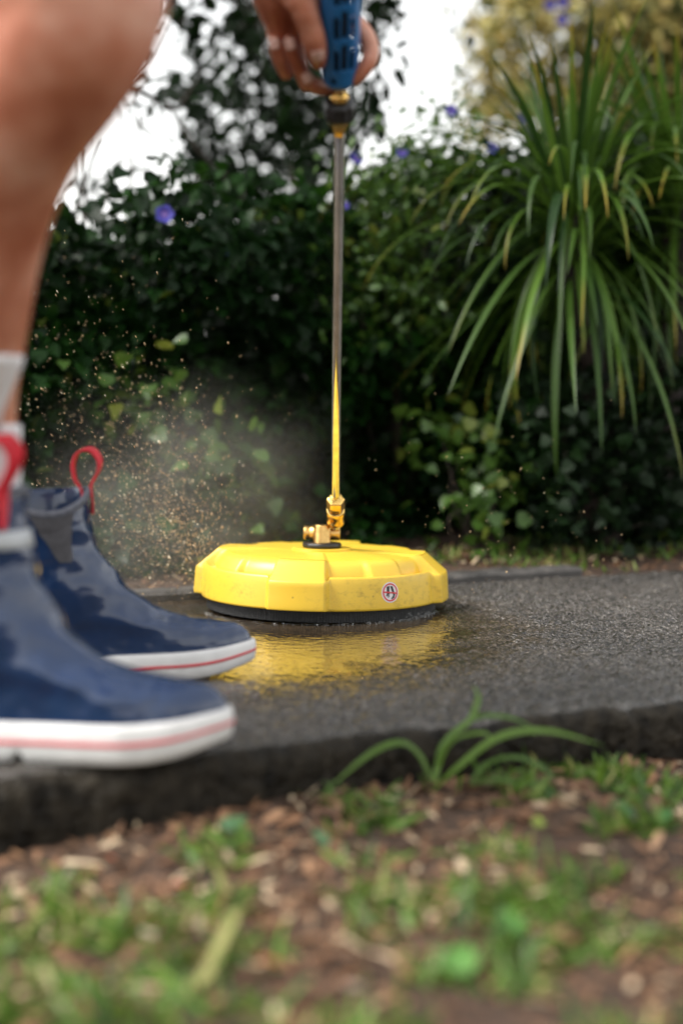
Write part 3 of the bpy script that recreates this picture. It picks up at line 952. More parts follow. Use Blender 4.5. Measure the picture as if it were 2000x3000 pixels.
h1 = at(1680, 640, 3.08)
strap_plant('strap-leaved plant with arching glossy leaves right of the lance, left of its twin', h1, (h1.x + .08, 3.16, 0.02), 60, 120, 95, 3)
h2 = at(1990, 600, 3.25)
strap_plant('strap-leaved plant cut by the right edge of the photo', h2, (h2.x - .06, 3.27, 0.02), 56, 90, 60, 5)
for px, py, Y, s in [(1322, 322, 3.3, .03), (1527, 346, 3.2, .026), (1440, 432, 3.2, .026)]:
    morning_glory(hedge, at(px, py, Y), s, (0.2, -1, 0.4))

# ------------------------------------------------------------------ surface cleaner
cleaner = tag(empty('surface_cleaner', CLEAN), 'round yellow flat-surface cleaner with brass swivel standing on the wet path', 'cleaner')
cleaner.rotation_euler = (0, R(1.1), 0)
TABC = R(-10)                      # tabs at -10 degrees from the front and every quarter turn


def tab_f(th):
    d = (th - TABC + math.pi / 4) % (math.pi / 2) - math.pi / 4
    return 1 - sstep(R(11.8), R(15.0), abs(d))


def fill_f(th):
    d = (th - TABC) % (math.pi / 2) - math.pi / 4
    return 1 - sstep(R(8), R(12.5), abs(d))


PT = [(.030, .104), (.046, .104), (.050, .1005), (.100, .1022), (.158, .1012), (.1635, .1003), (.1675, .0975), (.1725, .0925), (.180, .0853), (.188, .0777), (.1950, .0712), (.1992, .0660), (.2005, .0500), (.2020, .0235), (.2000, .0225), (.197, .024), (.196, .05)]
PN = [(.030, .104), (.046, .104), (.050, .1005), (.100, .1000), (.143, .0980), (.151, .0965), (.158, .0915), (.1635, .0830), (.1665, .0745), (.1680, .0680), (.1760, .0672), (.1785, .0722), (.1845, .0712), (.1895, .0235), (.1875, .0225), (.185, .024), (.184, .05)]
PF = [(.030, .104), (.046, .104), (.050, .1005), (.100, .1000), (.150, .0985), (.158, .0970), (.164, .0930), (.1700, .0850), (.1735, .0790), (.1752, .0755), (.1765, .0722), (.1785, .0724), (.1845, .0712), (.1895, .0235), (.1875, .0225), (.185, .024), (.184, .05)]


def dense(prof, k=4):
    prof = [(r, .0235 + (z - .0235) * .90) for r, z in prof]
    return [np.array(p) for p in smooth_path(prof, (len(prof) - 1) * k + 1)]


DT, DN, DF = dense(PT), dense(PN), dense(PF)


def shell_pt(i, th, off=0.0):
    t, f = tab_f(th), fill_f(th)
    p = DT[i] * t + (DF[i] * f + DN[i] * (1 - f)) * (1 - t)
    r = p[0] + off
    # angle measured from the front (towards the camera), positive to the right
    return (r * math.sin(th), -r * math.cos(th), p[1])


def build_cleaner():
    NA = 720
    V = []
    for k in range(NA):
        th = 2 * math.pi * k / NA
        for i in range(len(DT)):
            V.append(shell_pt(i, th))
    me = mesh_np('shell', V, grid_faces(NA, len(DT), True, False))
    shell = link('shell', me, M['yellow'], cleaner)
    # brush ring: bristle tufts all round
    n = 640
    V, F = [], []
    for k in range(n):
        a = 2 * math.pi * k / n
        r1 = .1765 + .0006 * math.sin(k * 7.1) ; r2 = .179 + .0008 * math.sin(k * 3.7)
        for (r, z, da) in ((r1, .05, -.7), (r1, .05, .7), (r2, .002 + .002 * abs(math.sin(k * 5.3)), -.75), (r2, .002 + .002 * abs(math.sin(k * 5.3)), .75), (r1 + .0012, .05, 0), (r2 + .0015, .002, 0)):
            aa = a + da * 2 * math.pi / n
            V.append((r * math.sin(aa), -r * math.cos(aa), z))
        o = k * 6
        F += [(o, o + 4, o + 5, o + 2), (o + 4, o + 1, o + 3, o + 5)]
    br = link('brush_skirt', pyd('brush', V, F), M['bristle'], cleaner); br['kind'] = 'stuff'
    v, f = lathe([(.172, .003), (.1755, .002), (.1755, .06), (.172, .06)], 96, False)
    link('brush_holder', pyd('brush_holder', v, f), M['bristle'], cleaner)
    # hub washer (rounded octagon), brass body, cross axle
    V, F = [], []
    prof = [(.026, .104), (.0295, .1048), (.0305, .107), (.0305, .110), (.029, .1118), (.018, .1125)]
    for r, z in prof:
        for k in range(64):
            a = 2 * math.pi * k / 64
            rr = r * (1 + .022 * math.cos(8 * a))
            V.append((rr * math.cos(a), rr * math.sin(a), z))
    for i in range(len(prof) - 1):
        for k in range(64):
            F.append((i * 64 + k, i * 64 + (k + 1) % 64, (i + 1) * 64 + (k + 1) % 64, (i + 1) * 64 + k))
    F.append(tuple((len(prof) - 1) * 64 + k for k in range(64)))
    V = [(x, y, z - .008) for x, y, z in V]
    link('washer', pyd('washer', V, F), M['black_plastic'], cleaner)
    v, f = lathe([(.0145, .1045), (.0145, .105), (.0142, .1055), (.0142, .1305), (.0138, .1315), (.0125, .1320)], 40)
    link('swivel_body', pyd('swivel_body', v, f), M['bronze'], cleaner)
    v, f = lathe([(.0085, -.0300), (.0105, -.0297), (.0112, -.028), (.0112, -.022), (.0106, -.0215), (.0106, -.0195), (.0116, -.019), (.0116, .0265), (.0112, .0278), (.0095, .0280)], 36)
    ax = link('swivel_axle', pyd('swivel_axle', v, f), M['bronze'], cleaner)
    ax.matrix_local = Matrix.Translation((0.0005, .010, .1182)) @ frame_z((1, 0, 0))
    v, f = lathe([(.0, .0285), (.0055, .0285), (.006, .0283), (.006, .0279)], 20, False)
    return shell


shell = build_cleaner()


def sticker():
    """prohibition sticker: no hands or feet under the skirt"""
    TH0, Z0 = R(33.8), .0462
    def sp(u, v, off):       # u to the right, v up, metres on the skirt
        r = .1895 + (Z0 + v - .0235) * (.1845 - .1895) / (.0664 - .0235) + off
        th = TH0 + u / .187
        return (r * math.sin(th), -r * math.cos(th), Z0 + v)
    RO = .0152
    st = empty('sticker'); st.parent = cleaner
    def poly_fan(name, pts, off, mat, parent):
        c = np.mean(pts, 0)
        V = [sp(*c, off)] + [sp(*p, off) for p in pts]
        n = len(pts)
        F = [(0, 1 + k, 1 + (k + 1) % n) for k in range(n)]
        return link(name, pyd(name, V, F), mat, parent, smooth=False)
    n = 56
    circ = lambda r: [(r * math.cos(2 * math.pi * k / n), r * math.sin(2 * math.pi * k / n)) for k in range(n)]
    # backing disc as concentric rings so that it follows the curve
    V, F = [sp(0, 0, .0006)], []
    for j in range(1, 7):
        V += [sp(x, y, .0006) for x, y in circ(RO * j / 6)]
    V += [sp(x, y, -.001) for x, y in circ(RO)]
    for k in range(n): F.append((0, 1 + k, 1 + (k + 1) % n))
    for j in range(6):
        for k in range(n):
            F.append((1 + j * n + k, 1 + (j + 1) * n + k, 1 + (j + 1) * n + (k + 1) % n, 1 + j * n + (k + 1) % n))
    bk = link('backing', pyd('backing', V, F), M['st_white'], st, smooth=False)
    V, F = [], []
    for r in (.0112, .0134):
        V += [sp(x, y, .0009) for x, y in circ(r)]
    for k in range(n): F.append((k, (k + 1) % n, n + (k + 1) % n, n + k))
    link('ring', pyd('ring', V, F), M['st_red'], st, smooth=False)
    S = .0152 / 60.0      # the sticker is 120 units tall in the close view
    def conv(pts):        # close-view pixels (centre 1181, 690), stretched for the turn of the skirt
        return [((x - 1181) / 50 * .0152, -(y - 690) * S) for x, y in pts]
    # left limb: forearm with hand, right limb: lower leg with foot
    limbs = {
        'forearm': [[(1160, 656), (1178, 652), (1176, 684), (1161, 684)], [(1161, 684), (1176, 684), (1177, 701), (1159, 703)],
                    [(1159, 703), (1164, 702), (1163, 713), (1160, 714)], [(1165, 702), (1169, 702), (1170, 720), (1167, 720)], [(1170, 702), (1174, 702), (1176, 716), (1173, 717)],
                    [(1161, 697), (1163, 704), (1157, 711), (1155, 708)]],
        'leg': [[(1181, 653), (1196, 655), (1204, 684), (1190, 684)], [(1190, 684), (1204, 684), (1210, 706), (1199, 710)], [(1199, 706), (1210, 704), (1204, 722), (1190, 731), (1184, 728)]]}
    for nm, qs in limbs.items():
        V, F = [], []
        for q in qs:
            o = len(V); V += [sp(*p, .0009) for p in conv(q)]; F.append(tuple(range(o, o + len(q))))
        link(nm, pyd(nm, V, F), M['st_black'], st, smooth=False)
    V, F = [], []
    for k in range(9):
        x = -.0118 + .0236 * k / 8
        y = -.0004 - x * .12
        V += [sp(x, y - .0011, .0012), sp(x, y + .0011, .0012)]
    for k in range(8): F.append((2 * k, 2 * k + 2, 2 * k + 3, 2 * k + 1))
    link('bar', pyd('bar', V, F), M['st_red'], st, smooth=False)
    st['label'] = 'round white no-hands-or-feet warning sticker with red ring'


sticker()

# ------------------------------------------------------------------ lance
LA = at(982, 1548, 2.262)          # lower end, in the swivel axle
LB = at(992, 470, 1.66)           # a point high on the tube
LD = (LB - LA).normalized()
lance = tag(empty('spray_lance', LA), 'steel spray lance with brass couplings and blue vented grip, held in the hand', 'lance')
LM = frame_z(LD)


def on_lance(name, prof, mat, n=40, mod=None, parent=None):
    v, f = lathe(prof, n)
    if mod:
        v = [mod(p) for p in v]
    o = link(name, pyd(name, v, f), mat, parent or lance)
    if parent is None:
        o.matrix_local = LM
    return o


def lz(py):
    """distance along the lance at which it is seen at photograph row py"""
    lo, hi = -0.2, 1.6
    for _ in range(50):
        m_ = (lo + hi) / 2
        p = LA + LD * m_
        c = p - Vector((0, 0, CAM_H))
        v = (c.z * math.cos(PITCH) + c.y * math.sin(PITCH)) / (c.y * math.cos(PITCH) - c.z * math.sin(PITCH))
        if 1500 - v * FPX > py: lo = m_
        else: hi = m_
    return lo


def hexmod(p):
    a = math.atan2(p[1], p[0]); r = math.hypot(p[0], p[1])
    k = math.cos(math.pi / 6) / math.cos((a % (math.pi / 3)) - math.pi / 6)
    return (p[0] * k, p[1] * k, p[2])


zC0, zC1, zC2, zN1 = lz(1528), lz(1478), lz(1492), lz(1447)
on_lance('plug', [(.0045, -.006), (.0062, -.004), (.0062, .004), (.0085, .005), (.0085, .009), (.0055, .011), (.0055, zC0 - .006), (.0075, zC0 - .004), (.0082, zC0 + .002)], M['steel'])
on_lance('coupler', [(.0100, zC0 - .004), (.0128, zC0 - .001), (.0143, zC0 + .002), (.0147, zC0 + .006), (.0140, zC0 + .009), (.0132, zC0 + .011), (.0132, zC0 + .020), (.0138, zC0 + .022), (.0146, zC0 + .024), (.0146, zC0 + .031), (.0138, zC0 + .034), (.0115, zC0 + .035)], M['brass'])
zh = zC0 + .0352
on_lance('coupler_seal', [(.0120, zh - .001), (.0127, zh - .0002), (.0127, zh + .0018), (.0120, zh + .002)], M['black_plastic'])
on_lance('hex_nut', [(.0122, zh + .002), (.0140, zh + .0035), (.0148, zh + .005), (.0148, zh + .025), (.0138, zh + .027), (.0110, zh + .029), (.0085, zh + .029)], M['brass'], 48, hexmod)
zT = lz(388)
on_lance('tube', [(.0066, zh + .02), (.0070, zh + .022), (.0070, zT - .01), (.0070, zT + .02)], M['steel'], 32)
# upper nut, black hand-wheel collar, brass ring, steel spigot
z0, z1, z2, z3, z4, z5 = lz(392), lz(358), lz(350), lz(290), lz(270), lz(244)
on_lance('cone_nut', [(.0072, z0), (.0090, z0 + .004), (.0118, z1 - .004), (.0122, z1), (.0122, z2 + .004), (.0100, z2 + .006)], M['brass'], 36, hexmod)


def scallop(p):
    a = math.atan2(p[1], p[0]); r = math.hypot(p[0], p[1])
    k = 1 + (.035 * math.cos(10 * a) if r > .014 else 0)
    return (p[0] * k, p[1] * k, p[2])


on_lance('collar', [(.0125, z2 + .003), (.0160, z2 + .005), (.0172, z2 + .009), (.0174, z3 - .007), (.0165, z3 - .003), (.0140, z3 - .0005), (.0100, z3)], M['black_plastic'], 80, scallop)
on_lance('brass_ring', [(.0100, z3 - .002), (.0098, z3 + .004), (.0088, z4 - .003), (.0080, z4)], M['brass'], 36)
on_lance('spigot', [(.0066, z4 - .004), (.0066, z5 + .03)], M['steel'], 32)


def build_grip():
    """hollow blue insulating sleeve, wall pierced by staggered slots"""
    L0 = z5
    GL = .25
    NA, NZ = 120, 250
    def rad(t):              # t in metres from the lower end
        if t < .010: return .0125 + .0072 * (t / .010) ** .7
        return .0197 + .0012 * min(1, (t - .010) / .05)
    # slots: groups of three columns, the middle one shifted along the grip
    lens, pit, hw = .0285, .0410, .0031
    COLS = [R(g + d) for g in (0, 120, 240) for d in (-10, 14.5, 40)]
    def in_slot(a, t):
        if t < .026 or t > .235: return False
        for i, c in enumerate(COLS):
            da = ((a - a_cam) * SGN - c + math.pi) % (2 * math.pi) - math.pi
            da *= .0205
            if abs(da) > hw: continue
            tt = (t - .030 - (.0 if i % 3 != 1 else .0015)) % pit
            ln_ = lens if i % 3 != 1 else lens + .006
            if tt > ln_: return False
            e = min(tt, ln_ - tt)
            w_ = hw if e > hw else math.sqrt(max(0, hw * hw - (hw - e) ** 2))
            return abs(da) < w_
        return False
    # angle that faces the camera
    tc = LM.to_3x3().inverted() @ Vector((0, -1, 0.1))
    a_cam = math.atan2(tc.y, tc.x)
    tx = LM.to_3x3() @ Vector((math.cos(a_cam + .3), math.sin(a_cam + .3), 0))
    SGN = 1 if tx.x > 0 else -1
    bm = bmesh.new()
    vs = []
    for i in range(NZ + 1):
        t = GL * i / NZ
        row = []
        for k in range(NA * 2):
            a = 2 * math.pi * k / (NA * 2)
            # softly octagonal section
            r = rad(t) * (1 + .012 * math.cos(8 * (a - a_cam)))
            row.append(bm.verts.new((r * math.cos(a), r * math.sin(a), L0 + t)))
        vs.append(row)
    for i in range(NZ):
        for k in range(NA * 2):
            a = 2 * math.pi * (k + .5) / (NA * 2)
            t = GL * (i + .5) / NZ
            if in_slot(a, t): continue
            # round screw recess low on the front
            da = (((a - a_cam) * SGN + .36 + math.pi) % (2 * math.pi) - math.pi) * .0197
            if da ** 2 + (t - .0165) ** 2 < .0042 ** 2: continue
            bm.faces.new((vs[i][k], vs[i][(k + 1) % (NA * 2)], vs[i + 1][(k + 1) % (NA * 2)], vs[i + 1][k]))
    loose = [v for v in bm.verts if not v.link_faces]
    bmesh.ops.delete(bm, geom=loose, context='VERTS')
    me = bpy.data.meshes.new('grip'); bm.to_mesh(me); bm.free()
    g = link('grip', me, M['blue_plastic'], lance)
    g.matrix_local = LM
    sm = g.modifiers.new('smooth', 'SMOOTH'); sm.factor = .5; sm.iterations = 3
    so = g.modifiers.new('wall', 'SOLIDIFY'); so.thickness = .0026; so.offset = -1
    on_lance('grip_core', [(.0105, L0 + .0015), (.0108, L0 + .004), (.0110, L0 + .008), (.0110, L0 + GL)], M['dark_inside'], 32)
    return g


build_grip()

# ------------------------------------------------------------------ person: body, boots, socks
person = tag(empty('person', (-0.3, 1.4, 0)), 'person in navy rubber boots and white socks, bare leg bent, holding the lance', 'person')
PB = Vector(person.location)


def capsule_bm(bm, pts, rads, n=16, sub=6):
    """closed round-ended limb through points with radii, added to bm"""
    pp = smooth_path([(*p, r) for p, r in zip(pts, rads)], (len(pts) - 1) * sub + 1)
    P = [Vector(p[:3]) for p in pp]; Rr = [float(p[3]) for p in pp]
    d0 = (P[0] - P[1]).normalized(); d1 = (P[-1] - P[-2]).normalized()
    pre = [(P[0] + d0 * Rr[0] * math.sin(a), Rr[0] * math.cos(a)) for a in (1.4, 1.1, .75, .4)]
    post = [(P[-1] + d1 * Rr[-1] * math.sin(a), Rr[-1] * math.cos(a)) for a in (.4, .75, 1.1, 1.4)]
    allp = pre + list(zip(P, Rr)) + post
    v, f = tube([a for a, _ in allp], [b for _, b in allp], n)
    vv = [bm.verts.new(x) for x in v]
    for q in f:
        bm.faces.new([vv[i] for i in q])


def remeshed(bm, voxel, smooth=6):
    me = bpy.data.meshes.new('tmp'); bm.to_mesh(me); bm.free()
    o = bpy.data.objects.new('tmp', me); COL.objects.link(o)
    r = o.modifiers.new('r', 'REMESH'); r.mode = 'VOXEL'; r.voxel_size = voxel
    s = o.modifiers.new('s', 'SMOOTH'); s.factor = .5; s.iterations = smooth
    dg = bpy.context.evaluated_depsgraph_get()
    out = bpy.data.meshes.new_from_object(o.evaluated_get(dg))
    bpy.data.objects.remove(o, do_unlink=True)
    bpy.data.meshes.remove(me)
    return out


HD = 1.475       # mean distance of the hand
def hp(px, py, c):           # c: centimetres towards the camera from the grip axis plane
    q = LA + LD * lz(max(py, -30))
    return at(px, py, q.y - c / 100)


def hand_mesh():
    bm = bmesh.new()
    # palm and heel of the hand, behind and to the left of the grip
    capsule_bm(bm, [hp(775, -150, -1.5), hp(795, -40, -3.2), hp(822, 60, -4.2), hp(832, 90, -4.4)], [.027, .024, .018, .013], 18)
    capsule_bm(bm, [hp(850, -150, -1.5), hp(865, -50, -3.8), hp(890, 45, -5.0), hp(900, 80, -5.2)], [.028, .027, .022, .014], 18)
    capsule_bm(bm, [hp(930, -120, -2.5), hp(940, -30, -3.8), hp(955, 40, -4.4)], [.024, .023, .017], 18)
    # thumb mount
    capsule_bm(bm, [hp(800, -130, -1.0), hp(838, -70, .2), hp(872, -10, 1.0)], [.026, .023, .0165], 18)
    # thumb
    capsule_bm(bm, [hp(850, -60, .4), hp(886, 15, 1.5), hp(908, 75, 2.1), hp(917, 108, 2.35), hp(926, 150, 2.35), hp(931, 178, 2.1)], [.0175, .0142, .0124, .0128, .0116, .0088], 18)
    # little finger
    capsule_bm(bm, [hp(800, 60, -4.2), hp(818, 150, -2.8), hp(838, 214, -.8), hp(822, 185, .55), hp(808, 145, .95), hp(803, 118, .8)], [.0105, .0088, .0072, .0072, .0070, .0058], 14)
    # ring finger
    capsule_bm(bm, [hp(850, 80, -4.8), hp(872, 180, -3.4), hp(898, 246, -1.2), hp(880, 210, .35), hp(858, 155, .95), hp(847, 118, .9)], [.0112, .0095, .0080, .0078, .0074, .0062], 14)
    # middle finger, passing under the grip's lower end
    capsule_bm(bm, [hp(925, 80, -4.2), hp(962, 175, -3.8), hp(968, 248, -2.3), hp(930, 252, -.6), hp(902, 232, .35), hp(889, 210, .55)], [.0118, .0100, .0092, .0086, .0080, .0066], 14)
    # index finger, round the far side and forward on the right
    capsule_bm(bm, [hp(960, 30, -4.4), hp(1030, 62, -4.0), hp(1072, 105, -2.7), hp(1086, 150, -1.2), hp(1078, 182, .1), hp(1055, 215, .9), hp(1040, 232, 1.0)], [.0125, .0105, .0098, .0092, .0088, .0078, .0064], 14)
    # wrist and forearm end
    capsule_bm(bm, [hp(700, -420, 1.5), hp(760, -260, .3), hp(830, -140, -1.2)], [.033, .030, .031], 18)
    return remeshed(bm, .0013, 7)


def leg_pt(px, py, Y, r):
    p = at(px, py, Y)
    return (p.x - r, p.y, p.z, r)


def body_mesh():
    bm = bmesh.new()
    near = [leg_pt(40, 1560, 1.284, .034), leg_pt(50, 1380, 1.281, .0355), leg_pt(46, 1270, 1.274, .038), leg_pt(52, 1130, 1.252, .042), leg_pt(84, 930, 1.208, .0488), leg_pt(126, 700, 1.168, .057),
            leg_pt(184, 510, 1.135, .0605), leg_pt(268, 345, 1.10, .060), leg_pt(385, 190, 1.07, .061), leg_pt(462, 70, 1.05, .062), leg_pt(496, -30, 1.045, .064)]
    knee = Vector(near[-1][:3])
    capsule_bm(bm, [p[:3] for p in near], [p[3] for p in near], 32, 5)
    # calf muscle behind the shin and flesh round the knee
    a, b_, c = Vector(near[4][:3]), Vector(near[5][:3]), Vector(near[6][:3])
    capsule_bm(bm, [a + Vector((-.022, .012, 0)), b_ + Vector((-.036, .018, 0)), c + Vector((-.038, .02, .0)), Vector(near[8][:3]) + Vector((-.03, .015, 0))], [.040, .052, .055, .05], 24)
    hip = Vector((-.66, 1.28, .80))
    th = [knee + Vector((-.004, 0, .0)), knee.lerp(hip, .3) + Vector((0, 0, .035)), knee.lerp(hip, .65) + Vector((0, 0, .03)), hip]
    capsule_bm(bm, th, [.066, .075, .086, .095], 28)
    # far leg, leaning back out of its boot
    fa = [Vector((-.352, 1.622, .06)), Vector((-.385, 1.618, .16)), Vector((-.45, 1.62, .27)), Vector((-.54, 1.64, .42)), Vector((-.60, 1.645, .52))]
    capsule_bm(bm, fa, [.033, .034, .038, .052, .055], 24)
    hip2 = Vector((-.76, 1.46, .82))
    capsule_bm(bm, [fa[-1], fa[-1].lerp(hip2, .5) + Vector((.02, 0, .02)), hip2], [.06, .075, .09], 24)
    # pelvis, trunk bent forward, neck, head
    capsule_bm(bm, [Vector((-.74, 1.38, .84)), Vector((-.70, 1.40, 1.0)), Vector((-.64, 1.42, 1.16)), Vector((-.60, 1.43, 1.26))], [.135, .125, .135, .12], 32)
    capsule_bm(bm, [Vector((-.71, 1.28, .84)), Vector((-.76, 1.48, .84))], [.11, .11], 24)
    capsule_bm(bm, [Vector((-.59, 1.28, 1.27)), Vector((-.61, 1.58, 1.27))], [.06, .06], 20)
    capsule_bm(bm, [Vector((-.58, 1.43, 1.30)), Vector((-.53, 1.435, 1.42))], [.06, .055], 20)
    capsule_bm(bm, [Vector((-.505, 1.44, 1.44)), Vector((-.475, 1.44, 1.54))], [.078, .088], 24)
    capsule_bm(bm, [Vector((-.41, 1.44, 1.46)), Vector((-.395, 1.44, 1.445))], [.018, .014], 12)   # nose
    # arm on the camera side, down to the wrist
    wr = hp(740, -310, .7)
    capsule_bm(bm, [Vector((-.58, 1.27, 1.26)), Vector((-.50, 1.25, 1.12)), Vector((-.42, 1.27, 1.0))], [.056, .05, .042], 20)
    capsule_bm(bm, [Vector((-.42, 1.27, 1.0)), Vector((-.29, 1.34, .91)), wr], [.043, .039, .031], 20)
    # other arm, resting on the far thigh
    capsule_bm(bm, [Vector((-.61, 1.59, 1.27)), Vector((-.62, 1.70, 1.05)), Vector((-.62, 1.66, .86))], [.055, .046, .038], 20)
    capsule_bm(bm, [Vector((-.62, 1.66, .86)), Vector((-.60, 1.62, .72)), Vector((-.59, 1.60, .66))], [.038, .032, .03], 18)
    return remeshed(bm, .0045, 5)


def build_body():
    bm = bmesh.new()
    m1, m2 = body_mesh(), hand_mesh()
    bm.from_mesh(m1); bm.from_mesh(m2)
    for v in bm.verts:
        v.co -= PB
    me = bpy.data.meshes.new('body'); bm.to_mesh(me); bm.free()
    bpy.data.meshes.remove(m1); bpy.data.meshes.remove(m2)
    return link('body', me, M['skin'], person)


body = build_body()


def nail(c, up, nrm, w_, l_, rad):
    """curved nail plate; c centre, up towards the finger tip, nrm out of the skin"""
    up = Vector(up).normalized(); nrm = Vector(nrm); nrm = (nrm - up * nrm.dot(up)).normalized()
    s = up.cross(nrm)
    V = []
    nu, nv = 9, 7
    for i in range(nu):
        x = -1 + 2 * i / (nu - 1)
        for j in range(nv):
            y = -1 + 2 * j / (nv - 1)
            wx = w_ / 2 * x * (1 - .16 * max(0, y) ** 3 - .12 * max(0, -y) ** 2)
            yy = l_ / 2 * (y - .16 * x * x * (1 if y > 0 else -.6))
            h = math.sqrt(max(0, rad ** 2 - wx ** 2)) - rad
            V.append(Vector(c) + s * wx + up * yy + nrm * (h - .0006 * max(0, y - .3)) - PB)
    me = mesh_np('nail', V, grid_faces(nu, nv))
    o = link('nail', me, M['nail'], person)
    so = o.modifiers.new('t', 'SOLIDIFY'); so.thickness = .0008; so.offset = 1
    return o


from mathutils.bvhtree import BVHTree
_bvh = BVHTree.FromPolygons([v.co + PB for v in body.data.vertices], [tuple(p.vertices) for p in body.data.polygons])


def nail_at(px, py, px2, py2, w_, l_, rad):
    """nail plate on the finger surface seen at (px, py), its free edge towards (px2, py2)"""
    o_ = Vector((0, 0, CAM_H))
    hits = []
    for a, b_ in ((px, py), (px2, py2)):
        loc, nrm, _, _ = _bvh.ray_cast(o_, (at(a, b_, 1.0) - o_).normalized())
        hits.append((loc, nrm))
    (l0, n0), (l1, n1) = hits
    nail(l0 + n0 * .0009, l1 - l0, n0, w_, l_, rad)


nail_at(930, 163, 932, 176, .0138, .0160, .0112)
nail_at(803, 126, 801, 114, .0096, .0120, .0070)
nail_at(848, 126, 845, 114, .0104, .0125, .0074)
nail_at(899, 226, 892, 212, .0108, .0130, .0080)


# ---------------- boots
ZS = [.018, .026, .034, .042, .050, .056, .061, .066, .071, .077, .084, .092, .102, .113, .126, .140, .155, .170, .185, .200, .215, .228, .236]
XF = [.293, .2955, .2955, .293, .286, .276, .263, .245, .222, .202, .186, .174, .161, .149, .137, .126, .117, .1105, .1060, .1035, .102, .1015, .1015]
XB = [.006, .004, .003, .0025, .002, .002, .002, .002, .003, .003, .004, .005, .006, .007, .008, .008, .007, .005, .003, .002, .001, .000, .000]
WW = [.0470, .0480, .0485, .0485, .048, .0475, .047, .0465, .046, .0455, .045, .0445, .044, .043, .042, .0415, .0415, .042, .043, .044, .045, .0455, .0457]


def boot_surf(z, th, off=0.0, side=1):
    """point of the upper at height z and angle th (0 = toe)"""
    xf = np.interp(z, ZS, XF); xb = np.interp(z, ZS, XB); ww = np.interp(z, ZS, WW)
    c, s = math.cos(th), math.sin(th)
    low = 1 - sstep(.05, .13, z)
    nx = 2 / (2.0 + .35 * low)
    a = (xf - xb) / 2 + off
    xm = (xf + xb) / 2
    x = xm + a * math.copysign(abs(c) ** nx, c)
    u = (x - xb) / max(.01, xf - xb)
    foot = np.interp(u, [0, .12, .3, .45, .68, .85, 1.0], [.70, .74, .72, .80, 1.0, .93, .75])
    k = foot * low + (1 - low)
    y = (ww * k + off) * math.copysign(abs(s) ** nx, s)
    y += side * low * .010 * (sstep(.10, .22, x) * (1 - .5 * sstep(.24, .30, x))) * .6
    spring = .010 * sstep(.19, .31, x) ** 1.5 * (1 - sstep(.03, .09, z) * .5)
    # creases over the vamp
    cr = 0.0
    if .05 < z < .20 and off >= 0:
        cr = .0016 * math.sin(z * 190 + x * 60 + 2.2 * math.sin(th * 2)) * sstep(.05, .075, z) * (1 - sstep(.12, .19, z)) * (abs(math.cos(th / 2)) ** 2)
        cr += .0030 * nz(x * 34, y * 34 + z * 40, 5.0)
    dip = (.026 if s * side < 0 else .004) * sstep(.17, .236, z) * abs(s) ** 1.6
    if side < 0: x += .014 * sstep(.09, .19, z)
    return Vector((x + cr, y + cr * math.copysign(1, s) * .6, z + spring - dip))


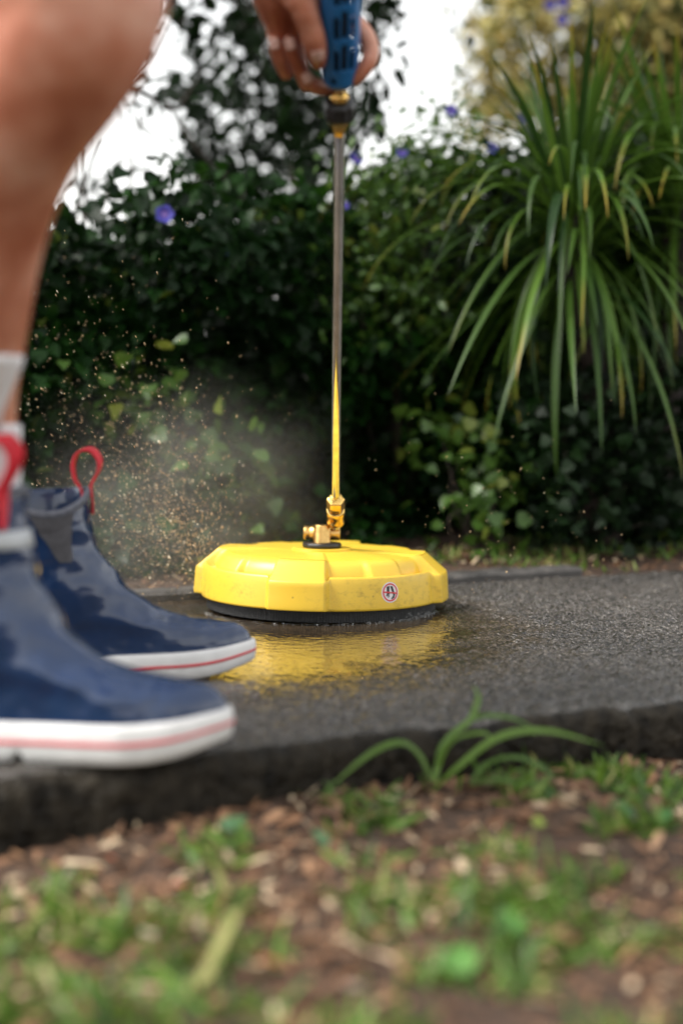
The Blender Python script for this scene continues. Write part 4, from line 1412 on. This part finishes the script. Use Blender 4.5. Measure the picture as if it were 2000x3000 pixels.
def make_boot(loc, rz, side, label, seed):
    b = empty('boot', Vector(loc) - PB, rz)
    b.parent = person
    b['label'] = label
    b.scale = (1, 1, .95 if side > 0 else 1.04)
    NT = 96
    zz = [p[0] for p in smooth_path([(z,) for z in ZS], 90)]
    V = [boot_surf(z, 2 * math.pi * k / NT, 0, side) for z in zz for k in range(NT)]
    # folded rim and inner lining
    for z, off in ((.2372, -.0008), (.2365, -.0030), (.222, -.0040), (.19, -.0050)):
        V += [boot_surf(min(z, .236), 2 * math.pi * k / NT, off, side) + Vector((0, 0, max(0, z - .236))) for k in range(NT)]
    me = mesh_np('upper', V, grid_faces(len(zz) + 4, NT, False, True))
    link('upper', me, M['navy'], b)
    # sole: white rubber foxing with a ground edge, toe spring and heel notch
    prof = [(.0, -.006), (.0005, .001), (.004, .0042), (.012, .0056), (.022, .0058), (.030, .0052), (.0345, .0036), (.0355, .0), (.034, -.003)]
    V = []
    NS = 192
    for (z, off) in prof:
        for k in range(NS):
            th = 2 * math.pi * k / NS
            p = boot_surf(.026, th, off, side)
            sp = .015 * sstep(.20, .315, p.x) ** 1.6 * (1 - .55 * z / .035)
            q = Vector((p.x, p.y, z + sp))
            if z < .006 and abs(p.x - .112) < .0045: q.z += .010
            V.append(q)
    F = [tuple(f) for f in grid_faces(len(prof), NS, False, True)]
    F.append(tuple(range(NS)))
    link('sole', pyd('sole', V, F), M['sole_white'], b)
    V = []
    pr2 = [(.0168, .0050), (.0170, .0064), (.0205, .0064), (.0207, .0050)]
    for (z, off) in pr2:
        for k in range(NS):
            p = boot_surf(.026, 2 * math.pi * k / NS, off, side)
            sp = .015 * sstep(.20, .315, p.x) ** 1.6 * (1 - .55 * z / .035)
            V.append(Vector((p.x, p.y, z + sp)))
    link('red_stripe', mesh_np('red_stripe', V, grid_faces(len(pr2), NS, False, True)), M['sole_red'], b)
    # elastic side panels: a V below the rim
    for sg in (-1, 1):
        V = []
        nu, nv = 13, 16
        for j in range(nv):
            t = j / (nv - 1)
            z = .150 + t * (.2352 - .150)
            hw = .10 + .42 * t ** .8
            for i in range(nu):
                th = sg * (math.pi / 2 - .10 if sg * side < 0 else 2.05) + hw * (-1 + 2 * i / (nu - 1))
                V.append(boot_surf(z, th, .0011, side))
        link('elastic_panel', mesh_np('elastic_panel', V, grid_faces(nv, nu)), M['elastic'], b)
    # grey rim binding
    V = []
    for z, off in ((.2275, .0006), (.2285, .0022), (.2360, .0022), (.2375, .0008), (.2372, -.0030)):
        V += [boot_surf(min(z, .236), 2 * math.pi * k / NT, off, side) + Vector((0, 0, max(0, z - .236))) for k in range(NT)]
    link('rim_binding', mesh_np('rim_binding', V, grid_faces(5, NT, False, True)), M['grey_trim'], b)
    # light band round the outer front of the shaft
    V = []
    for z, off in ((.1830, .0002), (.1835, .0014), (.1985, .0014), (.1990, .0002)):
        for i in range(24):
            th = side * (-.25 + 1.35 * i / 23)
            V.append(boot_surf(z, th, off, side))
    link('shaft_band', mesh_np('shaft_band', V, grid_faces(4, 24)), M['stripe_grey'], b)
    # red pull loop at the front of the rim
    rd = random.Random(seed)
    x0 = .1025
    path = [(x0 + .0035, 0, .204), (x0 + .004, 0, .222), (x0 + .003, .001, .238), (x0 + .012, .002, .256), (x0 + .0135, .004, .270), (x0 + .004, .005, .282), (x0 - .010, .005, .279), (x0 - .0165, .004, .264),
            (x0 - .015, .002, .247), (x0 - .008, 0, .232), (x0 - .0075, 0, .212)]
    pp = smooth_path(path, 60)
    V = []
    for i, p in enumerate(pp):
        q0, q1 = pp[max(0, i - 1)], pp[min(len(pp) - 1, i + 1)]
        d = Vector(q1 - q0).normalized()
        tw = math.sin(i / 59 * math.pi) * (.75 if side > 0 else 1.35)
        wv = Vector((math.sin(tw) * .6, math.cos(tw), math.sin(tw) * .25)).normalized()
        nn = d.cross(wv).normalized()
        hgt = max(0, (p[2] - .225) / .055)
        c = Vector(p) + (Vector((-.004 + .004 * hgt, -.036 - .018 * hgt, -.004)) if side < 0 else Vector((0, 0, 0)))
        for (a, h) in ((-1, -1), (-.8, -1.15), (.8, -1.15), (1, -1), (1, 1), (.8, 1.15), (-.8, 1.15), (-1, 1)):
            V.append(c + wv * (a * .0080) + nn * (h * .0013))
    F = [tuple(f) for f in grid_faces(60, 8, False, True)]
    F += [tuple(range(8)), tuple(len(V) - 8 + k for k in range(8))[::-1]]
    link('pull_loop', pyd('pull_loop', V, F), M['loop_red'], b)
    return b


NEAR_L = (-.400, 1.278, .001)
FAR_L = (-.388, 1.602, .001)
make_boot(NEAR_L, R(2), -1, 'navy rubber boot nearest the camera, white sole with red line', 1)
make_boot(FAR_L, R(19), 1, 'farther navy rubber boot with grey elastic panel and red pull loop', 2)


def fit_ring(row, a0, a1, n, off, ribs=.0004):
    """points round the leg at one height, lying off metres outside the skin"""
    c = Vector(leg_pt(*row)[:3])
    out = []
    for k in range(n):
        a = a0 + (a1 - a0) * k / (n - 1)
        d = Vector((math.cos(a), math.sin(a), 0))
        hit = None
        for r0 in (.16, .12, .09):
            hit = _bvh.ray_cast(c + d * r0, -d, r0)
            if hit[0] is not None: break
        p = hit[0] if hit[0] is not None else c + d * row[3]
        out.append(p + d * (off + ribs * math.sin(a * 40)) - PB)
    return out


def build_socks():
    # near sock: ribbed cuff out of the boot, with a higher loose flap at the back and side
    rows = [(46, 1545, 1.284, .034, -.001), (46, 1500, 1.284, .034, .002), (48, 1440, 1.283, .035, .003), (48, 1380, 1.281, .036, .0035), (48, 1310, 1.277, .037, .004), (46, 1262, 1.273, .038, .0045), (46, 1246, 1.272, .038, .0045), (46, 1242, 1.271, .038, .001)]
    V = []
    for r in rows:
        V += fit_ring(r[:4], 0, 2 * math.pi * 71 / 72, 72, r[4])
    link('sock', mesh_np('sock', V, grid_faces(len(rows), 72, False, True)), M['sock'], person)
    rows = [(46, 1268, 1.273, .038, .80, .0040), (47, 1200, 1.263, .040, .74, .0042), (52, 1130, 1.252, .042, .60, .0045), (60, 1075, 1.240, .044, .45, .0050), (64, 1052, 1.235, .045, .42, .0052), (64, 1045, 1.233, .045, .42, .0030)]
    V = []
    for r in rows:
        V += fit_ring(r[:4], -r[4], -r[4] - 3.7, 44, r[5])
    o = link('sock_cuff', mesh_np('sock_cuff', V, grid_faces(len(rows), 44)), M['sock'], person)
    so = o.modifiers.new('t', 'SOLIDIFY'); so.thickness = .0015; so.offset = 0
    # far sock
    pts = [(-.350, 1.622, .055, .0365), (-.362, 1.622, .10, .0365), (-.388, 1.618, .17, .0365), (-.424, 1.618, .23, .0385), (-.456, 1.62, .28, .041)]
    pp = smooth_path(pts, 16)
    v, f = tube([Vector(p[:3]) - PB for p in pp], [p[3] for p in pp], 28, False)
    link('sock', pyd('sock', v, f), M['sock'], person)


build_socks()


def build_clothes():
    """shorts and shirt, above the picture"""
    for nm, segs, mat in (('shorts', [([(-.46, 1.19, .78), (-.56, 1.24, .81), (-.68, 1.30, .83)], [.112, .115, .125]), ([(-.66, 1.56, .68), (-.71, 1.50, .78), (-.76, 1.46, .84)], [.105, .112, .12]),
                                      ([(-.725, 1.29, .85), (-.765, 1.47, .85)], [.128, .128]), ([(-.745, 1.38, .85), (-.72, 1.385, .93)], [.150, .142])], M['shorts']),
                          ('shirt', [([(-.72, 1.39, .93), (-.695, 1.40, 1.02), (-.64, 1.42, 1.16), (-.60, 1.43, 1.25)], [.140, .138, .148, .135]), ([(-.59, 1.28, 1.275), (-.61, 1.58, 1.275)], [.075, .075]),
                                     ([(-.58, 1.265, 1.26), (-.51, 1.25, 1.14)], [.070, .066]), ([(-.61, 1.595, 1.26), (-.62, 1.66, 1.13)], [.070, .066])], M['shirt'])):
        bm = bmesh.new()
        for pts, rads in segs:
            if len(pts) == 2:
                pts = [pts[0], tuple((a + b) / 2 for a, b in zip(*pts)), pts[1]]; rads = [rads[0], (rads[0] + rads[1]) / 2, rads[1]]
            capsule_bm(bm, pts, rads, 24)
        me = remeshed(bm, .008, 3)
        for v in me.vertices: v.co -= PB
        link(nm, me, mat, person)
    bm = bmesh.new()
    capsule_bm(bm, [(-.53, 1.44, 1.47), (-.52, 1.44, 1.53), (-.492, 1.44, 1.57)], [.078, .088, .080], 24)
    me = remeshed(bm, .008, 3)
    for v in me.vertices: v.co -= PB
    link('hair', me, principled('brown hair', (.03, .018, .01), .6, var=.4, vscale=60, bump=.8, bscale=120), person)


build_clothes()


# ------------------------------------------------------------------ tuft at the path edge and lawn
def blade_strip(name, pts, wid, mat, parent=None, tint=.6, up=(0, -.4, 1)):
    """leaf blade along points; V-folded strip"""
    pp = smooth_path([tuple(p) for p in pts], 22)
    V, C = [], []
    for i, p in enumerate(pp):
        t = i / 21
        d = Vector(pp[min(21, i + 1)] - pp[max(0, i - 1)]).normalized()
        s = d.cross(Vector(up)).normalized()
        nn = s.cross(d)
        ww = wid * min(1, .6 + 2 * t) * (1 - max(0, (t - .55) / .45) ** 2 * .97) / 2
        V += [Vector(p) - s * ww + nn * ww * .35, Vector(p), Vector(p) + s * ww + nn * ww * .35]
        C += [(tint, 0, 0)] * 3
    me = mesh_np(name, V, grid_faces(22, 3))
    set_col(me, 'tint', np.array(C, dtype=float))
    return link(name, me, mat, parent)


def build_tuft():
    base = at(1270, 2310, 1.362)
    root = tag(empty('grass_tuft', base), 'tuft of long arching green blades against the broken path edge', 'grass tuft')
    specs = [([(1265, 2325, 1.385), (1340, 2255, 1.37), (1460, 2165, 1.36), (1600, 2145, 1.36), (1770, 2185, 1.36)], .0105, .62),
             ([(1262, 2290, 1.39), (1225, 2215, 1.385), (1170, 2180, 1.38), (1080, 2215, 1.375), (950, 2322, 1.37)], .0095, .5),
             ([(1275, 2260, 1.41), (1300, 2180, 1.41), (1370, 2120, 1.41), (1400, 2050, 1.42), (1385, 2005, 1.43)], .0065, .5),
             ([(1285, 2235, 1.42), (1320, 2160, 1.42), (1400, 2105, 1.42), (1490, 2105, 1.42), (1570, 2135, 1.42)], .0085, .35),
             ([(1380, 2290, 1.40), (1430, 2240, 1.40), (1510, 2222, 1.39), (1590, 2250, 1.39), (1625, 2290, 1.39)], .0075, .3),
             ([(1375, 2300, 1.39), (1460, 2288, 1.38), (1560, 2305, 1.375), (1640, 2330, 1.37)], .0075, .35),
             ([(1270, 2310, 1.40), (1285, 2240, 1.41), (1330, 2170, 1.41), (1420, 2150, 1.41), (1440, 2185, 1.41)], .0070, .7),
             ([(1250, 2320, 1.39), (1240, 2290, 1.385), (1225, 2270, 1.38)], .006, .8),
             ([(1340, 2325, 1.38), (1350, 2290, 1.375), (1345, 2265, 1.37)], .006, .85)]
    for pts, wd, ti in specs:
        blade_strip('blade', [at(p[0], p[1], p[2] - .038) - base for p in pts], wd, M['grass'], root, ti)


build_tuft()

FRONT = []


def lawn_points(n, xr, tr):
    """points on the ground in front of the path; t is the distance out from its edge"""
    s = rng.uniform(*xr, n)
    t = rng.uniform(*tr, n)
    P = np.array([[*(P0 + PDIR * a - PNRM * b)[:2], 0] for a, b in zip(s, t)])
    P[:, 2] = [ground_z(p[0], p[1]) for p in P]
    return P


def build_lawn():
    n = 22000
    P = lawn_points(n, (-.9, 1.3), (.012, .75))
    dens = noise3(P, 5.5, 2.0)
    keep = rng.random(n) < np.clip(.62 + 1.0 * dens, .22, 1)
    P = P[keep]; n = len(P)
    # wood chips, dry leaf crumbs and straw
    d = rng.normal(size=(n, 3)); d[:, 2] *= .22
    size = rng.choice([.006, .010, .015, .022], n, p=[.35, .35, .22, .08]) * rng.uniform(.7, 1.4, n)
    tint = np.where(rng.random(n) < .15, rng.uniform(.86, 1, n), np.clip(rng.normal(.42, .30, n), 0, .86))
    leaf_cloud('leaf_litter', P + np.array([[0, 0, .003]]), CHIP, size, d, rng.normal(size=n) * .35, tint, M['litter'])
    o = bpy.data.objects['leaf_litter']; tag(o, 'scattered dry leaf crumbs and bark chips on the soil', 'litter', kind='stuff')
    # grass blades in patches
    n = 26000
    P = lawn_points(n, (-.9, 1.3), (.01, .8))
    dens = .7 * noise3(P, 5.0, 9.0) + .8 * noise3(P, 15, 4.0)
    left = np.clip((.15 - P[:, 0]) / .5, -.5, 1) * .18
    ed = np.array([path_st(p[0], p[1]) for p in P])
    keep = (dens + left > .04) & ~((ed[:, 1] > -.09) & (ed[:, 0] < .08))
    P = P[keep]; n = len(P)
    d = rng.normal(size=(n, 3)) * .8; d[:, 2] = np.abs(d[:, 2]) * .7 + .25
    size = rng.uniform(.012, .034, n)
    tint = np.clip(rng.normal(.5, .3, n) + .2 * noise3(P, 8, 1), 0, 1)
    o = leaf_cloud('lawn_grass', P, BLADE_W, size, d, rng.normal(size=n) * 1.2, tint, M['grass'])
    tag(o, 'short patchy green grass growing through the soil in front of the path', 'grass', kind='stuff')
    # straw-like dry blades lying flat
    n = 1100
    P = lawn_points(n, (-.9, 1.3), (.012, .8))
    d = rng.normal(size=(n, 3)); d[:, 2] *= .12
    o = leaf_cloud('dry_straw', P + np.array([[0, 0, .005]]), BLADE, rng.uniform(.018, .045, n), d, rng.normal(size=n) * .5, np.clip(rng.normal(.7, .2, n), 0, 1), M['litter'])
    tag(o, 'thin dry straw lying over the soil and grass', 'straw', kind='stuff')
    # strip behind the path
    n = 3200
    s = rng.uniform(-.5, 2.4, n); t = rng.uniform(PW + .06, PW + .5, n)
    P = np.array([[*(P0 + PDIR * a + PNRM * b)[:2], 0] for a, b in zip(s, t)])
    P[:, 2] = [ground_z(p[0], p[1]) for p in P]
    keep = (noise3(P, 5, 3) > -.15) & (t > PW + .12 + .08 * np.sin(s * 9))
    P2 = P[keep]; n2 = len(P2)
    d = rng.normal(size=(n2, 3)) * .6; d[:, 2] = np.abs(d[:, 2]) + .4
    o = leaf_cloud('verge_grass', P2, BLADE_W, rng.uniform(.012, .035, n2), d, rng.normal(size=n2), np.clip(rng.normal(.62, .25, n2), 0, 1), M['grass'])
    tag(o, 'thin grass between the kerb and the hedge', 'grass', kind='stuff')
    d = rng.normal(size=(n, 3)); d[:, 2] *= .2
    o = leaf_cloud('verge_litter', P + np.array([[0, 0, .003]]), CHIP, rng.uniform(.008, .022, n), d, rng.normal(size=n) * .3, np.clip(rng.normal(.6, .25, n), 0, 1), M['litter'])
    tag(o, 'tan dry leaf bits between the kerb and the hedge', 'litter', kind='stuff')


BLADE_W = (BLADE[0] * np.array([[2.0, 1, 1]]), BLADE[1])
build_lawn()


# single leaves and blades that stand out on the lawn
def ground_hit(px, py):
    for k in range(400):
        Y = .6 + k * .004
        p = at(px, py, Y)
        if p.z <= ground_z(p.x, p.y): return Vector((p.x, p.y, ground_z(p.x, p.y)))
    return p


def fallen_leaf(px, py, size, col, ang, label, tmpl=OVAL, tilt=.2, name='fallen_leaf', cat='leaf'):
    p = ground_hit(px, py)
    V = [Vector(v) * size * .6 for v in tmpl[0]]
    m = principled(name + ' ' + label[:14], tuple(c * .42 for c in col), .6, var=.25, vscale=90)
    o = link(name, pyd(name, V, tmpl[1]), m, smooth=False)
    so = o.modifiers.new('t', 'SOLIDIFY'); so.thickness = .0006
    o.location = p + Vector((0, 0, .010)); o.rotation_euler = (tilt * .6, .15, ang)
    return tag(o, label, cat)


fallen_leaf(500, 2640, .026, (.50, .07, .02), -1.0, 'orange-red fallen leaf on bare soil below the near boot')
fallen_leaf(330, 2560, .022, (.52, .11, .04), .5, 'small orange-red leaf just under the path edge at left')
fallen_leaf(660, 2470, .040, (.07, .20, .07), -.8, 'broad green leaf lying near the path edge, left of centre', HEART, .6)
fallen_leaf(960, 2520, .045, (.10, .24, .09), .6, 'broad pale-green leaf in the grass below the path edge', OVAL, .7)
fallen_leaf(1578, 2460, .022, (.36, .46, .05), .2, 'round yellow-green leaf on the litter right of centre', HEART, 1.1)
fallen_leaf(1850, 2430, .038, (.05, .22, .02), .9, 'bright green weed leaf at the right, standing up', HEART, .9)
fallen_leaf(1940, 2440, .034, (.06, .25, .03), -.6, 'bright green weed leaf touching the right edge', OVAL, .7)
fallen_leaf(830, 2880, .036, (.55, .19, .05), 1.4, 'orange-brown curled leaf near the bottom edge', OVAL, .3)
fallen_leaf(1500, 2780, .040, (.10, .30, .03), .2, 'green leaf in the lower right of the lawn', HEART, .9)
fallen_leaf(1330, 2900, .046, (.12, .34, .04), -.4, 'large blurred green leaf at the bottom right of centre', HEART, .8)
fallen_leaf(1120, 2650, .022, (.60, .36, .22), .3, 'pale tan leaf bit right of the grass patch', CHIP, .2)
fallen_leaf(130, 2620, .020, (.66, .54, .42), .9, 'pale cream chip of bark at the far left', CHIP, .2, 'bark_chip', 'bark')
fallen_leaf(410, 2770, .022, (.70, .58, .42), -.5, 'pale cream chip of bark in the lower left', CHIP, .2, 'bark_chip', 'bark')
fallen_leaf(1010, 2940, .020, (.66, .50, .40), .2, 'pinkish chip of bark at the bottom centre', CHIP, .2, 'bark_chip', 'bark')
for (pts, wd, ti, lab) in [([(520, 3010, .90), (600, 2860, .93), (660, 2740, .97), (705, 2660, 1.0)], .009, .97, 'pale straw-green blade slanting up from the bottom edge'),
                           ([(430, 2860, .95), (480, 2940, .93), (530, 3020, .90)], .011, .8, 'grey-green blade slanting down to the bottom edge at left')]:
    P_ = [at(*p) for p in pts]
    for q in P_: q.z = max(q.z, ground_z(q.x, q.y) + .004)
    b0 = P_[0].copy()
    o = blade_strip('long_grass_leaf', [q - b0 for q in P_], wd, M['grass'], None, ti)
    o.location = b0
    tag(o, lab, 'grass blade')


# ------------------------------------------------------------------ flying grit, splash and mist
def icos(sub=1):
    bm = bmesh.new(); bmesh.ops.create_icosphere(bm, subdivisions=sub, radius=1)
    V = np.array([v.co[:] for v in bm.verts]); F = np.array([[v.index for v in f.verts] for f in bm.faces]); bm.free()
    return V, F


ICO = icos(1)


def blobs(name, P, D, size, stretch, tint, mat):
    T, F = ICO
    n = len(P)
    Rm = rot_from(D, np.zeros(n))
    S = np.stack([size, size * stretch, size * rng.uniform(.7, 1, n)], 1)
    V = np.einsum('nij,nkj->nki', Rm, T[None] * S[:, None, :]) + P[:, None, :]
    FF = (F[None] + (np.arange(n) * len(T))[:, None, None]).reshape(-1, 3)
    me = mesh_np(name, V.reshape(-1, 3), FF)
    set_col(me, 'tint', np.repeat(np.stack([tint, tint, tint], 1), len(T), 0))
    return link(name, me, mat)


M['grit'] = leaf_mat('sandy grit', (.16, .085, .035), (.60, .42, .22), (.80, .70, .50), rough=.4, trans=.05)
M['drop'] = principled('water drop', (.9, .92, .92), .05)
M['drop'].node_tree.nodes['Principled BSDF'].inputs['Transmission Weight'].default_value = 1
M['drop'].node_tree.nodes['Principled BSDF'].inputs['IOR'].default_value = 1.33


def build_spray():
    n = 3600
    src = np.array([-.19, 2.28, .015])
    a = rng.normal(R(128), R(17), n)                     # direction in the picture plane, up to the left
    dist = rng.gamma(2.1, .092, n) + .03
    y = rng.normal(0, .11, n) * (dist / .35) + src[1] - .02 * dist
    x = src[0] + np.cos(a) * dist * .9 + rng.normal(0, .03, n)
    z = src[2] + np.sin(a) * dist + rng.normal(0, .02, n)
    keep = (z > .006) & (z < .70) & (x > -.62)
    P = np.stack([x, y, z], 1)[keep]; n = len(P)
    V = P - src[None]; V[:, 2] *= .8
    V += rng.normal(0, .05, V.shape)
    near = np.exp(-dist[keep] / .30)
    size = rng.lognormal(math.log(.00050), .45, n)
    size = np.clip(size, .00022, .0024)
    tint = np.clip(rng.normal(.62, .25, n), 0, 1)
    o = blobs('flying_grit', P, V, size, rng.uniform(1.2, 4.2, n) * np.where(size > .0009, .5, 1), tint, M['grit'])
    tag(o, 'sandy grit and droplets flying up to the left of the cleaner', 'spray', kind='stuff')
    # a few grains on the right
    n = 170
    P = np.stack([rng.normal(.22, .10, n), rng.normal(2.3, .08, n), np.abs(rng.normal(.02, .12, n)) + .01], 1)
    o = blobs('stray_grit', P, rng.normal(size=(n, 3)), np.clip(rng.lognormal(math.log(.0006), .4, n), .0003, .0015), rng.uniform(1, 1.6, n), np.clip(rng.normal(.5, .25, n), 0, 1), M['grit'])
    tag(o, 'few specks of grit in the air right of the cleaner', 'spray', kind='stuff')
    # bubbles and beads at the foot of the brush
    n = 520
    th = np.concatenate([rng.uniform(-1.3, 1.3, n - 160), rng.normal(.95, .14, 100), rng.normal(-1.05, .2, 60)])
    r = .1845 + np.abs(rng.normal(0, .004, n))
    P = np.stack([CLEAN.x + r * np.sin(th), CLEAN.y - r * np.cos(th), rng.uniform(.0002, .0016, n)], 1)
    hi = slice(n - 160, n - 60)
    P[hi, 2] += np.abs(rng.normal(0, .004, 100))
    o = blobs('splash_beads', P, rng.normal(size=(n, 3)), np.clip(rng.lognormal(math.log(.0006), .4, n), .0003, .0016), rng.uniform(1, 1.5, n), np.zeros(n), M['drop'])
    tag(o, 'beads of water along the foot of the black brush', 'water', kind='stuff')


build_spray()


def build_mist():
    """puff of fine spray left of and behind the cleaner, as a real volume"""
    bm = bmesh.new(); bmesh.ops.create_icosphere(bm, subdivisions=4, radius=1)
    me = bpy.data.meshes.new('mist'); bm.to_mesh(me); bm.free()
    o = link('mist', me)
    o.location = (-.30, 2.33, .22); o.scale = (.38, .27, .32)
    m = bpy.data.materials.new('fine spray'); m.use_nodes = True
    n, L = m.node_tree.nodes, m.node_tree.links
    n.clear()
    out = n.new('ShaderNodeOutputMaterial'); v = n.new('ShaderNodeVolumePrincipled')
    v.inputs['Color'].default_value = (.86, .84, .78, 1); v.inputs['Anisotropy'].default_value = .2
    tc = n.new('ShaderNodeTexCoord')
    # density falls off from the place where the spray leaves the brush, towards the puff's skin
    ln = n.new('ShaderNodeVectorMath'); ln.operation = 'LENGTH'; L.new(tc.outputs['Object'], ln.inputs[0])
    f1 = n.new('ShaderNodeMapRange'); f1.interpolation_type = 'SMOOTHSTEP'; f1.inputs[1].default_value = .98; f1.inputs[2].default_value = .2; L.new(ln.outputs['Value'], f1.inputs[0])
    sb = n.new('ShaderNodeVectorMath'); sb.operation = 'DISTANCE'; L.new(tc.outputs['Object'], sb.inputs[0]); sb.inputs[1].default_value = (.15, -.1, -.45)
    f2 = n.new('ShaderNodeMapRange'); f2.interpolation_type = 'SMOOTHSTEP'; f2.inputs[1].default_value = 1.15; f2.inputs[2].default_value = .05; L.new(sb.outputs['Value'], f2.inputs[0])
    nz_ = n.new('ShaderNodeTexNoise'); nz_.inputs['Scale'].default_value = 2.6; nz_.inputs['Detail'].default_value = 3; L.new(tc.outputs['Object'], nz_.inputs['Vector'])
    f3 = n.new('ShaderNodeMapRange'); f3.inputs[1].default_value = .38; f3.inputs[2].default_value = .66; f3.inputs[3].default_value = .08; L.new(nz_.outputs[0], f3.inputs[0])
    m1 = n.new('ShaderNodeMath'); m1.operation = 'MULTIPLY'; L.new(f1.outputs[0], m1.inputs[0]); L.new(f2.outputs[0], m1.inputs[1])
    m2 = n.new('ShaderNodeMath'); m2.operation = 'MULTIPLY'; L.new(m1.outputs[0], m2.inputs[0]); L.new(f3.outputs[0], m2.inputs[1])
    m3 = n.new('ShaderNodeMath'); m3.operation = 'MULTIPLY'; L.new(m2.outputs[0], m3.inputs[0]); m3.inputs[1].default_value = 1.8
    L.new(m3.outputs[0], v.inputs['Density']); L.new(v.outputs[0], out.inputs['Volume'])
    o.data.materials.append(m)
    tag(o, 'pale mist of fine spray drifting left of the yellow cleaner', 'mist', kind='stuff')


build_mist()
